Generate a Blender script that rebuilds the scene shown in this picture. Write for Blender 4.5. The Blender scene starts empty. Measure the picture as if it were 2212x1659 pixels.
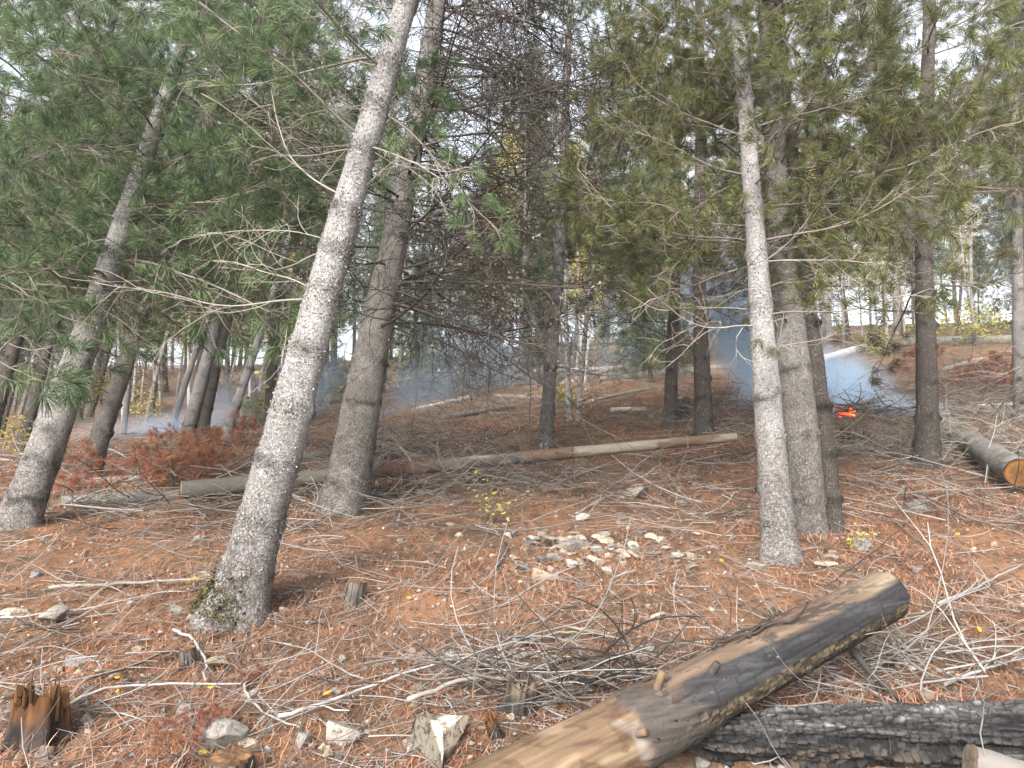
import bpy, math, random
import numpy as np
from mathutils import Vector, Matrix, Euler

random.seed(7)
rng = np.random.default_rng(7)
S = bpy.context.scene
COL = S.collection
PI = math.pi

# ------------------------------------------------------------------ camera
CZ = 1.42
PITCH = math.radians(8.0)
HFOV = math.radians(67.3)
F = 1106.0 / math.tan(HFOV / 2)          # focal length in units of the 2212 px wide picture
cam_d = bpy.data.cameras.new("camera")
cam = bpy.data.objects.new("camera", cam_d)
COL.objects.link(cam)
cam.location = (0, 0, CZ)
cam.rotation_euler = (PI / 2 + PITCH, 0, 0)
cam_d.sensor_width = 36.0
cam_d.angle = HFOV
cam_d.clip_start = 0.05
cam_d.clip_end = 2000
S.camera = cam

# ------------------------------------------------------------------ sky, sun, exposure
SUN_EL, SUN_AZ = math.radians(31), math.radians(200)      # azimuth clockwise from +Y : behind the camera, to its left
W = bpy.data.worlds.new("World")
S.world = W
W.use_nodes = True
nt = W.node_tree
nt.nodes.clear()
sky = nt.nodes.new("ShaderNodeTexSky")
sky.sky_type = 'NISHITA'
sky.sun_disc = False
sky.sun_elevation = SUN_EL
sky.sun_rotation = SUN_AZ
sky.air_density = 1.0
sky.dust_density = 4.0
hs = nt.nodes.new("ShaderNodeHueSaturation")
hs.inputs['Saturation'].default_value = 0.30              # overcast: thin white cloud over the blue
bg = nt.nodes.new("ShaderNodeBackground")
bg.inputs[1].default_value = 0.15
wo = nt.nodes.new("ShaderNodeOutputWorld")
nt.links.new(sky.outputs[0], hs.inputs['Color'])
nt.links.new(hs.outputs[0], bg.inputs[0])
nt.links.new(bg.outputs[0], wo.inputs[0])

sun_d = bpy.data.lights.new("sun", 'SUN')
sun_d.energy = 1.5
sun_d.angle = math.radians(16)
sun_d.color = (1.0, 0.96, 0.9)
sun = bpy.data.objects.new("sun", sun_d)
COL.objects.link(sun)
sv = Vector((math.sin(SUN_AZ) * math.cos(SUN_EL), math.cos(SUN_AZ) * math.cos(SUN_EL), math.sin(SUN_EL)))
sun.rotation_euler = sv.to_track_quat('Z', 'Y').to_euler()

S.view_settings.view_transform = 'Standard'
S.view_settings.look = 'None'
S.view_settings.exposure = 1.70
S.view_settings.gamma = 1.0
S.view_settings.use_curve_mapping = False
S.render.engine = 'CYCLES'
cy = S.cycles
cy.use_denoising = True
cy.max_bounces = 6
cy.diffuse_bounces = 3
cy.glossy_bounces = 2
cy.transmission_bounces = 2
cy.transparent_max_bounces = 8
cy.volume_bounces = 3
cy.volume_step_rate = 1.0
cy.volume_max_steps = 64
cy.use_adaptive_sampling = True
cy.adaptive_threshold = 0.008

# ------------------------------------------------------------------ noise + ground height
def _hash(ix, iy, s):
    h = (ix * 374761393 + iy * 668265263 + s * 974634777).astype(np.int64) & 0x7fffffff
    h = (h ^ (h >> 13)) * 1274126177 & 0x7fffffff
    h = h ^ (h >> 16)
    h = h * 668265263 & 0x7fffffff
    h = h ^ (h >> 15)
    return (h & 0xffff) / 65535.0

def vnoise(x, y, s=0):
    x = np.asarray(x, float); y = np.asarray(y, float)
    ix = np.floor(x).astype(np.int64); iy = np.floor(y).astype(np.int64)
    fx = x - ix; fy = y - iy
    fx = fx * fx * (3 - 2 * fx); fy = fy * fy * (3 - 2 * fy)
    a = _hash(ix, iy, s); b = _hash(ix + 1, iy, s); c = _hash(ix, iy + 1, s); d = _hash(ix + 1, iy + 1, s)
    return (a * (1 - fx) + b * fx) * (1 - fy) + (c * (1 - fx) + d * fx) * fy

def fbm(x, y, s=0, o=4):
    r = 0; a = 0.5
    for k in range(o):
        r = r + a * vnoise(x * 2 ** k, y * 2 ** k, s + k * 17); a *= 0.5
    return r / 0.9375

def sstep(a, b, x):
    t = np.clip((x - a) / (b - a), 0, 1)
    return t * t * (3 - 2 * t)

SP, CP = math.sin(PITCH), math.cos(PITCH)
_dk = np.array([-40, 0, 4, 7, 10, 14, 18, 23, 28, 34, 42, 60, 300.])
_zk = np.array([-3.2, -1.42, -1.14, -.94, -.73, -.46, -.18, .16, .50, .90, 1.5, 2.9, 10.])

def pit_mask(x, y):
    """the burnt, ashy hollow at the road edge under the two charred logs"""
    return sstep(2.98, 2.6, y + 0.05 * np.sin(x * 7)) * sstep(-0.05, 0.45, x + (y - 2.5) * .6)

def ground(x, y, fine=True):
    x = np.asarray(x, float); y = np.asarray(y, float)
    d = y / CP
    for _ in range(3):
        zb = np.interp(d, _dk, _zk)
        xl = 24 * np.tanh(x / 24)
        zc = zb + 0.088 * xl * sstep(4, 16, d)
        d = (y + zc * SP) / CP
    z = CZ + d * SP + zc * CP
    z = z - 0.16 * pit_mask(x, y)
    z = z + 0.10 * (fbm(x * .55 + 3, y * .55 + 9, 5, 2) - .5)
    if fine:
        z = z + 0.10 * (fbm(x * 2.3, y * 2.3, 11, 3) - .5) + 0.045 * (fbm(x * 9, y * 9, 31, 2) - .5)
    return z

def gz(x, y): return float(ground(x, y))

def ray(px, py):
    u = (px - 1106) / F; v = (829.5 - py) / F
    return Vector((u, CP - v * SP, SP + v * CP))

def P(px, py, d):
    return Vector((0, 0, CZ)) + ray(px, py) * d

def PY(px, py, Y):
    r = ray(px, py); return Vector((0, 0, CZ)) + r * (Y / r.y)

def G(px, py):
    r = ray(px, py); t = 1.2; step = 0.05
    while t < 90:
        p = Vector((0, 0, CZ)) + r * t
        if p.z < gz(p.x, p.y): break
        t += step * (1 + t * .1)
    lo, hi = t - step * (1 + t * .1), t
    for _ in range(18):
        m = (lo + hi) / 2; p = Vector((0, 0, CZ)) + r * m
        if p.z < gz(p.x, p.y): hi = m
        else: lo = m
    p = Vector((0, 0, CZ)) + r * hi
    return p, hi

def gnormal(x, y):
    e = .08
    return Vector((gz(x - e, y) - gz(x + e, y), gz(x, y - e) - gz(x, y + e), 2 * e)).normalized()

# ------------------------------------------------------------------ mesh building
class MB:
    def __init__(s): s.V = []; s.F = {}; s.n = 0; s.C = []; s.M = {}
    def add(s, V, Fs, c=None, m=0):
        V = np.asarray(V, float).reshape(-1, 3); Fs = np.asarray(Fs, np.int64)
        s.V.append(V)
        k = Fs.shape[1]
        s.F.setdefault(k, []).append(Fs + s.n)
        s.M.setdefault(k, []).append(np.full(len(Fs), m, np.int32))
        if c is None: c = (.5, .5, .5)
        c = np.asarray(c, float)
        if c.ndim == 1: c = np.tile(c, (len(V), 1))
        s.C.append(c); s.n += len(V)
    def tube(s, pts, rad, k=5, c=None, cap=True, m=0):
        pts = np.asarray(pts, float); n = len(pts)
        rad = np.broadcast_to(np.asarray(rad, float), (n,))
        T = np.gradient(pts, axis=0); T /= np.linalg.norm(T, axis=1)[:, None] + 1e-9
        up = np.array([0.13, 0.21, .97]) if abs(T[0][2]) < .9 else np.array([1., .1, 0])
        A = np.cross(T, up); A /= np.linalg.norm(A, axis=1)[:, None] + 1e-9
        B = np.cross(T, A)
        th = np.arange(k) * 2 * PI / k
        V = pts[:, None, :] + rad[:, None, None] * (np.cos(th)[None, :, None] * A[:, None, :] + np.sin(th)[None, :, None] * B[:, None, :])
        i = np.arange(n - 1)[:, None] * k; j = np.arange(k)[None, :]; j2 = (j + 1) % k
        Q = np.stack([i + j, i + j2, i + k + j2, i + k + j], -1).reshape(-1, 4)
        cc = None
        if c is not None:
            cc = np.asarray(c, float)
            if cc.ndim == 2: cc = np.repeat(cc, k, axis=0)
        s.add(V.reshape(-1, 3), Q, cc, m)
        if cap and k >= 3:
            for r, rev in ((0, True), (n - 1, False)):
                ring = np.arange(k) + r * k + s.n - n * k
                tri = np.array([[ring[0], ring[q], ring[q + 1]] for q in range(1, k - 1)])
                if rev: tri = tri[:, ::-1]
                s.F.setdefault(3, []).append(tri); s.M.setdefault(3, []).append(np.full(len(tri), m, np.int32))
    def mesh(s, name, mats=(), smooth=True):
        me = bpy.data.meshes.new(name)
        V = np.concatenate(s.V); ks = sorted(s.F)
        fl = [np.concatenate(s.F[k]) for k in ks]; ml = [np.concatenate(s.M[k]) for k in ks]
        tot = np.concatenate([np.full(len(f), f.shape[1]) for f in fl]); li = np.concatenate([f.reshape(-1) for f in fl])
        me.vertices.add(len(V)); me.vertices.foreach_set("co", V.astype(np.float32).reshape(-1))
        me.loops.add(len(li)); me.loops.foreach_set("vertex_index", li.astype(np.int32))
        me.polygons.add(len(tot))
        st = np.concatenate([[0], np.cumsum(tot)[:-1]])
        me.polygons.foreach_set("loop_start", st.astype(np.int32)); me.polygons.foreach_set("loop_total", tot.astype(np.int32))
        me.polygons.foreach_set("material_index", np.concatenate(ml))
        me.polygons.foreach_set("use_smooth", np.full(len(tot), smooth))
        at = me.attributes.new("tint", 'FLOAT_COLOR', 'POINT')
        C = np.concatenate(s.C); at.data.foreach_set("color", np.concatenate([C, np.ones((len(C), 1))], 1).astype(np.float32).reshape(-1))
        for m in mats: me.materials.append(m)
        me.update(calc_edges=True)
        return me

def tag(o, label=None, cat=None, group=None, kind=None):
    if label: o['label'] = label
    if cat: o['category'] = cat
    if group: o['group'] = group
    if kind: o['kind'] = kind
    return o

def obj(name, me, parent=None, loc=None):
    o = bpy.data.objects.new(name, me); COL.objects.link(o)
    if parent: o.parent = parent
    if loc is not None: o.location = loc
    return o

def empty(name, loc=(0, 0, 0)):
    o = bpy.data.objects.new(name, None); COL.objects.link(o); o.location = loc
    o.empty_display_size = .1
    return o

# ------------------------------------------------------------------ materials
class NT:
    def __init__(s, name):
        s.m = bpy.data.materials.new(name); s.m.use_nodes = True
        s.t = s.m.node_tree; s.t.nodes.clear()
        s.out = s.t.nodes.new("ShaderNodeOutputMaterial")
    def n(s, typ, **kw):
        o = s.t.nodes.new(typ)
        for k, v in kw.items(): setattr(o, k, v)
        return o
    def l(s, a, b): s.t.links.new(a, b)
    def put(s, sock, v):
        if isinstance(v, bpy.types.NodeSocket): s.l(v, sock)
        elif v is not None:
            if hasattr(sock.default_value, '__len__') and not hasattr(v, '__len__'): v = (v, v, v)
            if hasattr(v, '__len__') and len(v) == 3 and len(sock.default_value) == 4: v = (*v, 1)
            sock.default_value = v
    def math(s, op, a, b=None, clamp=False):
        o = s.n("ShaderNodeMath", operation=op, use_clamp=clamp)
        s.put(o.inputs[0], a); s.put(o.inputs[1], b); return o.outputs[0]
    def mix(s, f, a, b, mode='MIX'):
        o = s.n("ShaderNodeMix", data_type='RGBA', blend_type=mode)
        s.put(o.inputs[0], f); s.put(o.inputs[6], a); s.put(o.inputs[7], b); return o.outputs[2]
    def coord(s, which='Object', scale=(1, 1, 1)):
        t = s.n("ShaderNodeTexCoord"); m = s.n("ShaderNodeMapping"); m.inputs['Scale'].default_value = scale
        s.l(t.outputs[which], m.inputs[0]); return m.outputs[0]
    def noise(s, vec, scale, det=4, rough=.6, dist=0):
        o = s.n("ShaderNodeTexNoise"); s.put(o.inputs['Vector'], vec); o.inputs['Scale'].default_value = scale
        o.inputs['Detail'].default_value = det; o.inputs['Roughness'].default_value = rough
        o.inputs['Distortion'].default_value = dist; return o.outputs[0]
    def voro(s, vec, scale, feat='F1'):
        o = s.n("ShaderNodeTexVoronoi", feature=feat); s.put(o.inputs['Vector'], vec); o.inputs['Scale'].default_value = scale
        return o
    def ramp(s, v, a, b):
        o = s.n("ShaderNodeMapRange"); o.interpolation_type = 'SMOOTHSTEP'
        s.put(o.inputs[0], v); o.inputs[1].default_value = a; o.inputs[2].default_value = b; return o.outputs[0]
    def attr(s, name='tint'):
        o = s.n("ShaderNodeAttribute"); o.attribute_name = name; return o.outputs['Color']
    def rnd(s): return s.n("ShaderNodeObjectInfo").outputs['Random']
    def bump(s, h, strength=.5, dist=.01):
        o = s.n("ShaderNodeBump"); o.inputs['Strength'].default_value = strength; o.inputs['Distance'].default_value = dist
        s.put(o.inputs['Height'], h); return o.outputs[0]
    def done(s, col, rough=.85, normal=None, spec=.25, transl=0):
        p = s.n("ShaderNodeBsdfPrincipled"); s.put(p.inputs['Base Color'], col); s.put(p.inputs['Roughness'], rough)
        p.inputs['Specular IOR Level'].default_value = spec
        if normal: s.l(normal, p.inputs['Normal'])
        sh = p.outputs[0]
        if transl:
            tr = s.n("ShaderNodeBsdfTranslucent"); s.put(tr.inputs[0], col)
            mx = s.n("ShaderNodeMixShader"); mx.inputs[0].default_value = transl
            s.l(sh, mx.inputs[1]); s.l(tr.outputs[0], mx.inputs[2]); sh = mx.outputs[0]
        s.l(sh, s.out.inputs['Surface']); return s.m

def mat_bark(name, pale, mid, brown, h0=.2, h1=1.6, lich=.5, fine=1.0):
    t = NT(name); o = t.coord('Object'); oz = t.coord('Object', (1, 1, 5))
    wn = t.n("ShaderNodeTexNoise"); t.l(o, wn.inputs['Vector']); wn.inputs['Scale'].default_value = 26; wn.inputs['Detail'].default_value = 3
    wv = t.n("ShaderNodeVectorMath", operation='MULTIPLY_ADD'); t.l(wn.outputs['Color'], wv.inputs[0]); wv.inputs[1].default_value = (.045, .045, .035); t.l(t.coord('Object', (1, 1, .62)), wv.inputs[2])
    sep = t.n("ShaderNodeSeparateXYZ"); t.l(t.coord('Object'), sep.inputs[0])
    low = t.ramp(t.math('ADD', sep.outputs[2], t.math('MULTIPLY', t.noise(o, 3), 1.2)), h1 + .6, h0 + .6)
    c = t.mix(t.ramp(t.noise(o, 5, 5), .35, .65), pale, mid)
    c = t.mix(low, c, t.mix(t.ramp(t.noise(o, 14, 5, .7), .3, .7), brown, mid))
    len_ = t.ramp(t.noise(oz, 16 * fine, 4, .7), .60, .70)                       # horizontal lenticels
    c = t.mix(t.math('MULTIPLY', len_, .75), c, (.05, .042, .036))
    scal = t.voro(wv.outputs[0], 55 * fine, 'DISTANCE_TO_EDGE')
    plate = t.ramp(scal.outputs['Distance'], .0, .12)
    c = t.mix(t.math('MULTIPLY', t.math('SUBTRACT', 1, plate), t.math('ADD', t.math('MULTIPLY', low, .42), .06)), c, (.045, .036, .032))
    li = t.ramp(t.noise(o, 22, 6, .75), .66 - .1 * lich, .72 - .06 * lich)
    big = t.ramp(t.noise(o, 3.1, 3), .42, .6)
    c = t.mix(t.math('MULTIPLY', t.math('MULTIPLY', li, big), lich), c, (.44, .445, .42))
    dk = t.ramp(t.noise(t.coord('Object', (1, 1, 1.8)), 38, 5, .75), .53, .64)
    c = t.mix(t.math('MULTIPLY', dk, .68), c, (.065, .056, .048))
    lt = t.ramp(t.noise(o, 52, 4, .75), .58, .68)
    c = t.mix(t.math('MULTIPLY', lt, .6), c, (.42, .41, .39))
    c = t.mix(1.0, c, t.mix(t.attr(), (1, 1, 1), (1, 1, 1)), 'MULTIPLY')
    c = t.mix(1.0, c, t.attr(), 'MULTIPLY')
    h = t.math('ADD', t.math('MULTIPLY', plate, .5), t.math('ADD', t.noise(o, 70 * fine, 5, .75), t.math('MULTIPLY', t.noise(oz, 18, 4), .6)))
    return t.done(c, .9, t.bump(h, 1.0, .014), .15)

M_PALE = mat_bark("bark_pale", (.40, .39, .385), (.28, .27, .262), (.145, .125, .115), .1, 1.3, .7)
M_GREY = mat_bark("bark_grey", (.34, .325, .305), (.22, .205, .19), (.115, .10, .09), .2, 1.6, .6)
M_DARK = mat_bark("bark_dark", (.17, .152, .14), (.095, .083, .072), (.08, .068, .06), .2, 2.5, .55)
M_BIRCH = mat_bark("bark_birch", (.52, .50, .48), (.42, .40, .37), (.25, .23, .21), 0, .4, .4)
M_LOGBARK = mat_bark("bark_log", (.30, .285, .26), (.20, .185, .165), (.15, .13, .115), -9, -8, .7)

def mat_tint(name, rough=.85, transl=0, var=.25, bumpy=0, spec=.2):
    """colour from the mesh's own colour attribute, varied from object to object"""
    t = NT(name); c = t.attr(); r = t.rnd()
    hv = t.n("ShaderNodeHueSaturation"); t.put(hv.inputs['Color'], c)
    t.put(hv.inputs['Value'], t.math('ADD', 1 - var / 2, t.math('MULTIPLY', r, var)))
    t.put(hv.inputs['Hue'], t.math('ADD', .49, t.math('MULTIPLY', t.math('FRACT', t.math('MULTIPLY', r, 7.3)), .02)))
    n = None
    if bumpy: n = t.bump(t.noise(t.coord('Object'), bumpy, 4, .7), .6, .005)
    return t.done(hv.outputs[0], rough, n, spec, transl)

M_NEEDLE = mat_tint("pine_needles", .5, .48, .35, 0, .35)
M_LEAF = mat_tint("yellow_leaves", .6, .45, .3)
M_TWIG = mat_tint("twig_bark", .85, 0, .35)
M_STICK = mat_tint("stick_bark", .85, 0, .4, 60)
M_LITTER = mat_tint("needle_litter", .8, .15, .0)
M_LICHEN = mat_tint("lichen_flakes", .95, 0, .1)
M_WOODV = mat_tint("weathered_wood", .8, 0, .1, 90)
M_CHAR = mat_tint("charred_wood", .75, 0, .05, 120, .22)

def mat_ground():
    t = NT("forest_floor"); o = t.coord('Object')
    c = t.mix(t.ramp(t.noise(o, 1.3, 5), .35, .65), (.29, .155, .088), (.15, .095, .065))
    c = t.mix(t.ramp(t.noise(o, 7, 6, .7), .45, .7), c, (.33, .175, .095))
    c = t.mix(t.ramp(t.noise(o, 24, 5, .75), .50, .66), c, (.075, .053, .04))
    c = t.mix(t.ramp(t.noise(o, 3.3, 6, .7), .52, .68), c, (.11, .078, .055))
    c = t.mix(t.ramp(t.noise(o, 60, 3, .7), .62, .7), c, (.34, .26, .18))
    ash = t.n("ShaderNodeAttribute"); ash.attribute_name = "tint"
    sp = t.n("ShaderNodeSeparateColor"); t.l(ash.outputs['Color'], sp.inputs[0])
    ac = t.mix(t.ramp(t.noise(o, 9, 6, .75), .38, .62), (.05, .045, .042), (.36, .33, .30))
    ac = t.mix(t.ramp(t.noise(o, 50, 5, .75), .5, .7), ac, (.42, .38, .35))
    c = t.mix(t.ramp(t.math('ADD', sp.outputs[0], t.math('MULTIPLY', t.math('SUBTRACT', t.noise(o, 8, 4), .5), .6)), .35, .6), c, ac)
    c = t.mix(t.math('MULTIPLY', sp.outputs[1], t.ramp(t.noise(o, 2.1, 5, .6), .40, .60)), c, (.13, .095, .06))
    return t.done(c, .95, t.bump(t.math('ADD', t.noise(o, 45, 6, .75), t.noise(o, 130, 3, .7)), .9, .02), .1)
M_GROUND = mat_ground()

def mat_stone():
    t = NT("stone"); o = t.coord('Object'); r = t.rnd()
    def pick(a, b, x, y): return t.mix(t.ramp(r, a, b), x, y)
    base = pick(.25, .3, (.40, .345, .265), (.31, .30, .285))
    base = t.mix(t.ramp(r, .62, .66), base, (.17, .17, .17))
    base = t.mix(t.ramp(r, .80, .83), base, (.30, .225, .175))
    c = t.mix(t.ramp(t.noise(o, 5, 6, .7), .4, .7), base, t.mix(.5, base, (.46, .41, .33)))
    c = t.mix(t.ramp(t.noise(o, 4.5, 6, .75), .48, .62), c, (.12, .105, .09))
    c = t.mix(t.ramp(t.noise(o, 3.2, 5, .7), .62, .70), c, (.10, .105, .045))
    c = t.mix(1.0, c, t.attr(), 'MULTIPLY')
    return t.done(c, .9, t.bump(t.noise(o, 30, 6, .7), .5, .01), .2)
M_STONE = mat_stone()

def mat_cut():
    t = NT("cut_wood"); o = t.coord('Object')
    w = t.n("ShaderNodeTexWave"); w.wave_type = 'RINGS'; w.rings_direction = 'Z'; t.l(o, w.inputs[0])
    w.inputs['Scale'].default_value = 30; w.inputs['Distortion'].default_value = 3
    c = t.mix(t.math('MULTIPLY', w.outputs[1], .5), t.attr(), t.mix(.55, t.attr(), (.12, .06, .03)))
    return t.done(c, .85, t.bump(t.noise(o, 60, 4), .4, .004))
M_CUT = mat_cut()

def mat_glow():
    t = NT("ember_glow"); o = t.coord('Object')
    e = t.n("ShaderNodeEmission"); t.put(e.inputs[0], t.mix(t.ramp(t.noise(o, 9, 3), .35, .65), (1, .02, .004), (1, .16, .03)))
    t.l(t.math('MULTIPLY', t.ramp(t.noise(o, 22, 3), .35, .62), 3.0), e.inputs[1])
    t.l(e.outputs[0], t.out.inputs[0]); return t.m
M_GLOW = mat_glow()

# ------------------------------------------------------------------ ground sheet
def build_ground():
    nx, ny = 420, 420
    u = np.linspace(-1, 1, nx); a = np.sign(u) * (np.abs(u) * 5.5 + 84.5 * np.abs(u) ** 4)
    v = np.linspace(0, 1, ny); b = -6 + 15 * v + 200 * v ** 5
    X, Y = np.meshgrid(a, b)
    Z = ground(X, Y)
    nb = fbm(X * 26, Y * 26, 77, 2) - .5
    Z = Z + .022 * nb * (Y < 14)
    V = np.stack([X, Y, Z], -1).reshape(-1, 3)
    i = np.arange(ny - 1)[:, None] * nx; j = np.arange(nx - 1)[None]
    Q = np.stack([i + j, i + j + 1, i + nx + j + 1, i + nx + j], -1).reshape(-1, 4)
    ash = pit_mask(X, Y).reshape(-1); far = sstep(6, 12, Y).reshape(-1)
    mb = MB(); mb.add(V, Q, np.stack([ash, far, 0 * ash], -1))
    return tag(obj("forest_floor", mb.mesh("forest_floor", [M_GROUND])), 'steep forest floor under orange pine needles', kind='structure')
build_ground()

# ------------------------------------------------------------------ trunks
def trunk_mesh(name, ctrl_h, ctrl_r, H, mat, seed, whorls, sides=28, bend=.03, rough=1.0, flare=.35, fine=.03):
    r0 = np.random.default_rng(seed)
    hs_ = np.concatenate([np.arange(-.25, min(4.2, H), fine), np.arange(min(4.2, H), H + .01, .15)])
    if hs_[-1] < H: hs_ = np.append(hs_, H)
    last_h, last_r = ctrl_h[-1], ctrl_r[-1]
    def R(h):
        r = np.interp(h, ctrl_h, ctrl_r)
        return np.where(h > last_h, last_r * np.clip((H - h) / max(.1, H - last_h), .02, 1), r)
    r = R(hs_)
    th = np.arange(sides) * 2 * PI / sides
    TH, HH = np.meshgrid(th, hs_)
    rr = np.repeat(r[:, None], sides, 1)
    cx, sx = np.cos(TH), np.sin(TH)
    lob = .5 + .5 * np.cos(TH * 4 + seed) * .6 + .3 * np.cos(TH * 3 + 2.1 * seed)
    rr = rr * (1 + flare * np.exp(-np.clip(HH, 0, 9) / .13) * (0.35 + lob))
    amp = rough * (.004 + .05 * np.minimum(r, .2))[:, None]
    # wrap-free noise: sample on the unrolled circle
    k = 6.0
    n1 = fbm(cx * 2.2 + 20 + seed, HH * k + sx * 2.2, seed, 3) - .5
    n2 = fbm(cx * 7 + 40 + seed, HH * 22 + sx * 7, seed + 3, 2) - .5
    rr = rr + amp * (n1 * 1.2 + n2 * .8)
    col = np.ones((len(hs_), sides, 3))
    for hw in whorls:
        nk = r0.integers(2, 5); amp_w = r0.uniform(.15, 1.0) ** .9; ph = r0.uniform(0, 2 * PI)
        ring = np.exp(-((HH - hw - .022 * np.sin(TH * 2 + hw * 9) - .012 * np.sin(TH * 5 + hw * 31)) / .024) ** 2)
        nz = (.25 + 1.3 * vnoise(cx * 5 + hw * 7, sx * 5 + HH * 40, seed)) * amp_w * (.55 + .45 * np.cos(TH - ph))
        rr = rr + ring * nz * (.004 + .045 * r[:, None]) * rough
        col *= (1 - .75 * ring * np.clip(nz * 1.5 - .2, 0, 1))[..., None]
        for q in range(nk):
            a = r0.uniform(0, 2 * PI)
            dth = np.angle(np.exp(1j * (TH - a)))
            kn = np.exp(-((HH - hw) / .03) ** 2 - (dth * r[:, None] / .028) ** 2)
            rr = rr + kn * .014 * rough; col *= (1 - .6 * kn)[..., None]
    bx = bend * np.sin(HH * .9 + seed) * np.clip(HH / 2, 0, 1); by = bend * np.cos(HH * .7 + seed * 2) * np.clip(HH / 2, 0, 1) - bend * math.cos(seed * 2) * 0
    V = np.stack([rr * cx + bx, rr * sx + by * .5, HH], -1)
    n = len(hs_)
    i = np.arange(n - 1)[:, None] * sides; j = np.arange(sides)[None]; j2 = (j + 1) % sides
    Q = np.stack([i + j, i + j2, i + sides + j2, i + sides + j], -1).reshape(-1, 4)
    mb = MB(); mb.add(V.reshape(-1, 3), Q, col.reshape(-1, 3))
    cen = lambda h: Vector((bend * math.sin(h * .9 + seed) * min(1, max(0, h / 2)), .5 * bend * math.cos(h * .7 + seed * 2) * min(1, max(0, h / 2)), h))
    return mb.mesh(name, [mat]), R, cen

def lichen_mesh(R, cen, whorls, n, hmax, seed):
    """curled flakes of lichen and bark crowded at the whorls"""
    r0 = np.random.default_rng(seed); mb = MB()
    hh = np.where(r0.random(n) < .75, r0.choice(whorls, n) + r0.normal(0, .028, n), r0.uniform(0.05, hmax, n))
    hh = np.clip(hh, .05, hmax); th = r0.uniform(0, 2 * PI, n); rr = R(hh) * (1.0 + r0.uniform(.0, .05, n))
    c = np.array([cen(h) for h in hh])
    N = np.stack([np.cos(th), np.sin(th), 0 * th], -1); Tt = np.stack([-np.sin(th), np.cos(th), 0 * th], -1)
    p = c + N * rr[:, None]
    s = r0.uniform(.003, .0095, n)[:, None]
    a = r0.uniform(0, 2 * PI, n)[:, None]; Z = np.array([[0, 0, 1.]])
    U = Tt * np.cos(a) + Z * np.sin(a); Wv = -Tt * np.sin(a) + Z * np.cos(a)
    lift = r0.uniform(.0, .7, n)[:, None]
    v0 = p - N * .002; v1 = p + U * s + N * s * lift; v2 = p + (U + Wv) * s * .8 + N * s * lift * 1.4; v3 = p + Wv * s + N * s * .3
    V = np.stack([v0, v1, v2, v3], 1).reshape(-1, 3); Q = np.arange(n * 4).reshape(-1, 4)
    g = r0.random(n)[:, None]
    C = np.where(g < .45, [[.10, .09, .08]], np.where(g < .88, [[.22, .205, .19]], [[.34, .345, .32]]))
    mb.add(V, Q, np.repeat(C, 4, axis=0))
    return mb.mesh("lichen", [M_LICHEN], False)

# ------------------------------------------------------------------ branches
def curve_pts(r0, p, d, L, n, wig, lift):
    """a wandering twig line"""
    pts = [np.array(p, float)]; d = np.array(d, float); d /= np.linalg.norm(d)
    w = r0.normal(0, wig, 3)
    for k in range(n):
        w = w * .6 + r0.normal(0, wig, 3)
        d = d + w + np.array([0, 0, lift])
        d /= np.linalg.norm(d); pts.append(pts[-1] + d * L / n)
    return np.array(pts), d

def add_tufts(mb, r0, tips, dirs, per, Lmin, Lmax, wid, pal):
    n = len(tips); N = n * per
    O = np.repeat(np.array(tips), per, 0); D = np.repeat(np.array(dirs), per, 0)
    back = r0.random(N)[:, None]
    O = O - D * back * .06
    rnd = r0.normal(0, 1, (N, 3)); rnd -= (rnd * D).sum(1)[:, None] * D
    rnd /= np.linalg.norm(rnd, axis=1)[:, None] + 1e-9
    sp = r0.uniform(.12, 1.0, N)[:, None] + back * .3
    nd = D * np.cos(sp) + rnd * np.sin(sp); nd[:, 2] += .05
    L = r0.uniform(Lmin, Lmax, N)[:, None]
    Mid = O + nd * L * .55 + np.array([0, 0, 1]) * 0.0
    T = O + nd * L + np.array([[0, 0, -1.]]) * L * .16
    sd = np.cross(nd, r0.normal(0, 1, (N, 3))); sd /= np.linalg.norm(sd, axis=1)[:, None] + 1e-9
    sd = sd * wid
    V = np.stack([O, Mid + sd, T, Mid - sd], 1).reshape(-1, 3)
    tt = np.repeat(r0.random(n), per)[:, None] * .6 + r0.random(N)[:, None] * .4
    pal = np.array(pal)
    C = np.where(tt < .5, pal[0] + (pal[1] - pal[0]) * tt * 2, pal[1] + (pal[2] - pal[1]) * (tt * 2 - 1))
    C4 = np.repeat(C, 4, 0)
    C4[0::4] *= .28; C4[2::4] *= 1.2  # shade inside the tufts painted in: dark needle bases, brighter tips
    mb.add(V, np.arange(N * 4).reshape(-1, 4), C4)

PAL_BLUE = [(.062, .108, .052), (.132, .195, .092), (.215, .275, .13)]
PAL_OLIVE = [(.080, .102, .040), (.145, .162, .062), (.225, .225, .09)]
PAL_BROWN = [(.085, .078, .032), (.14, .12, .055), (.22, .19, .10)]
PAL_RED = [(.20, .085, .045), (.33, .145, .078), (.42, .21, .125)]

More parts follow.
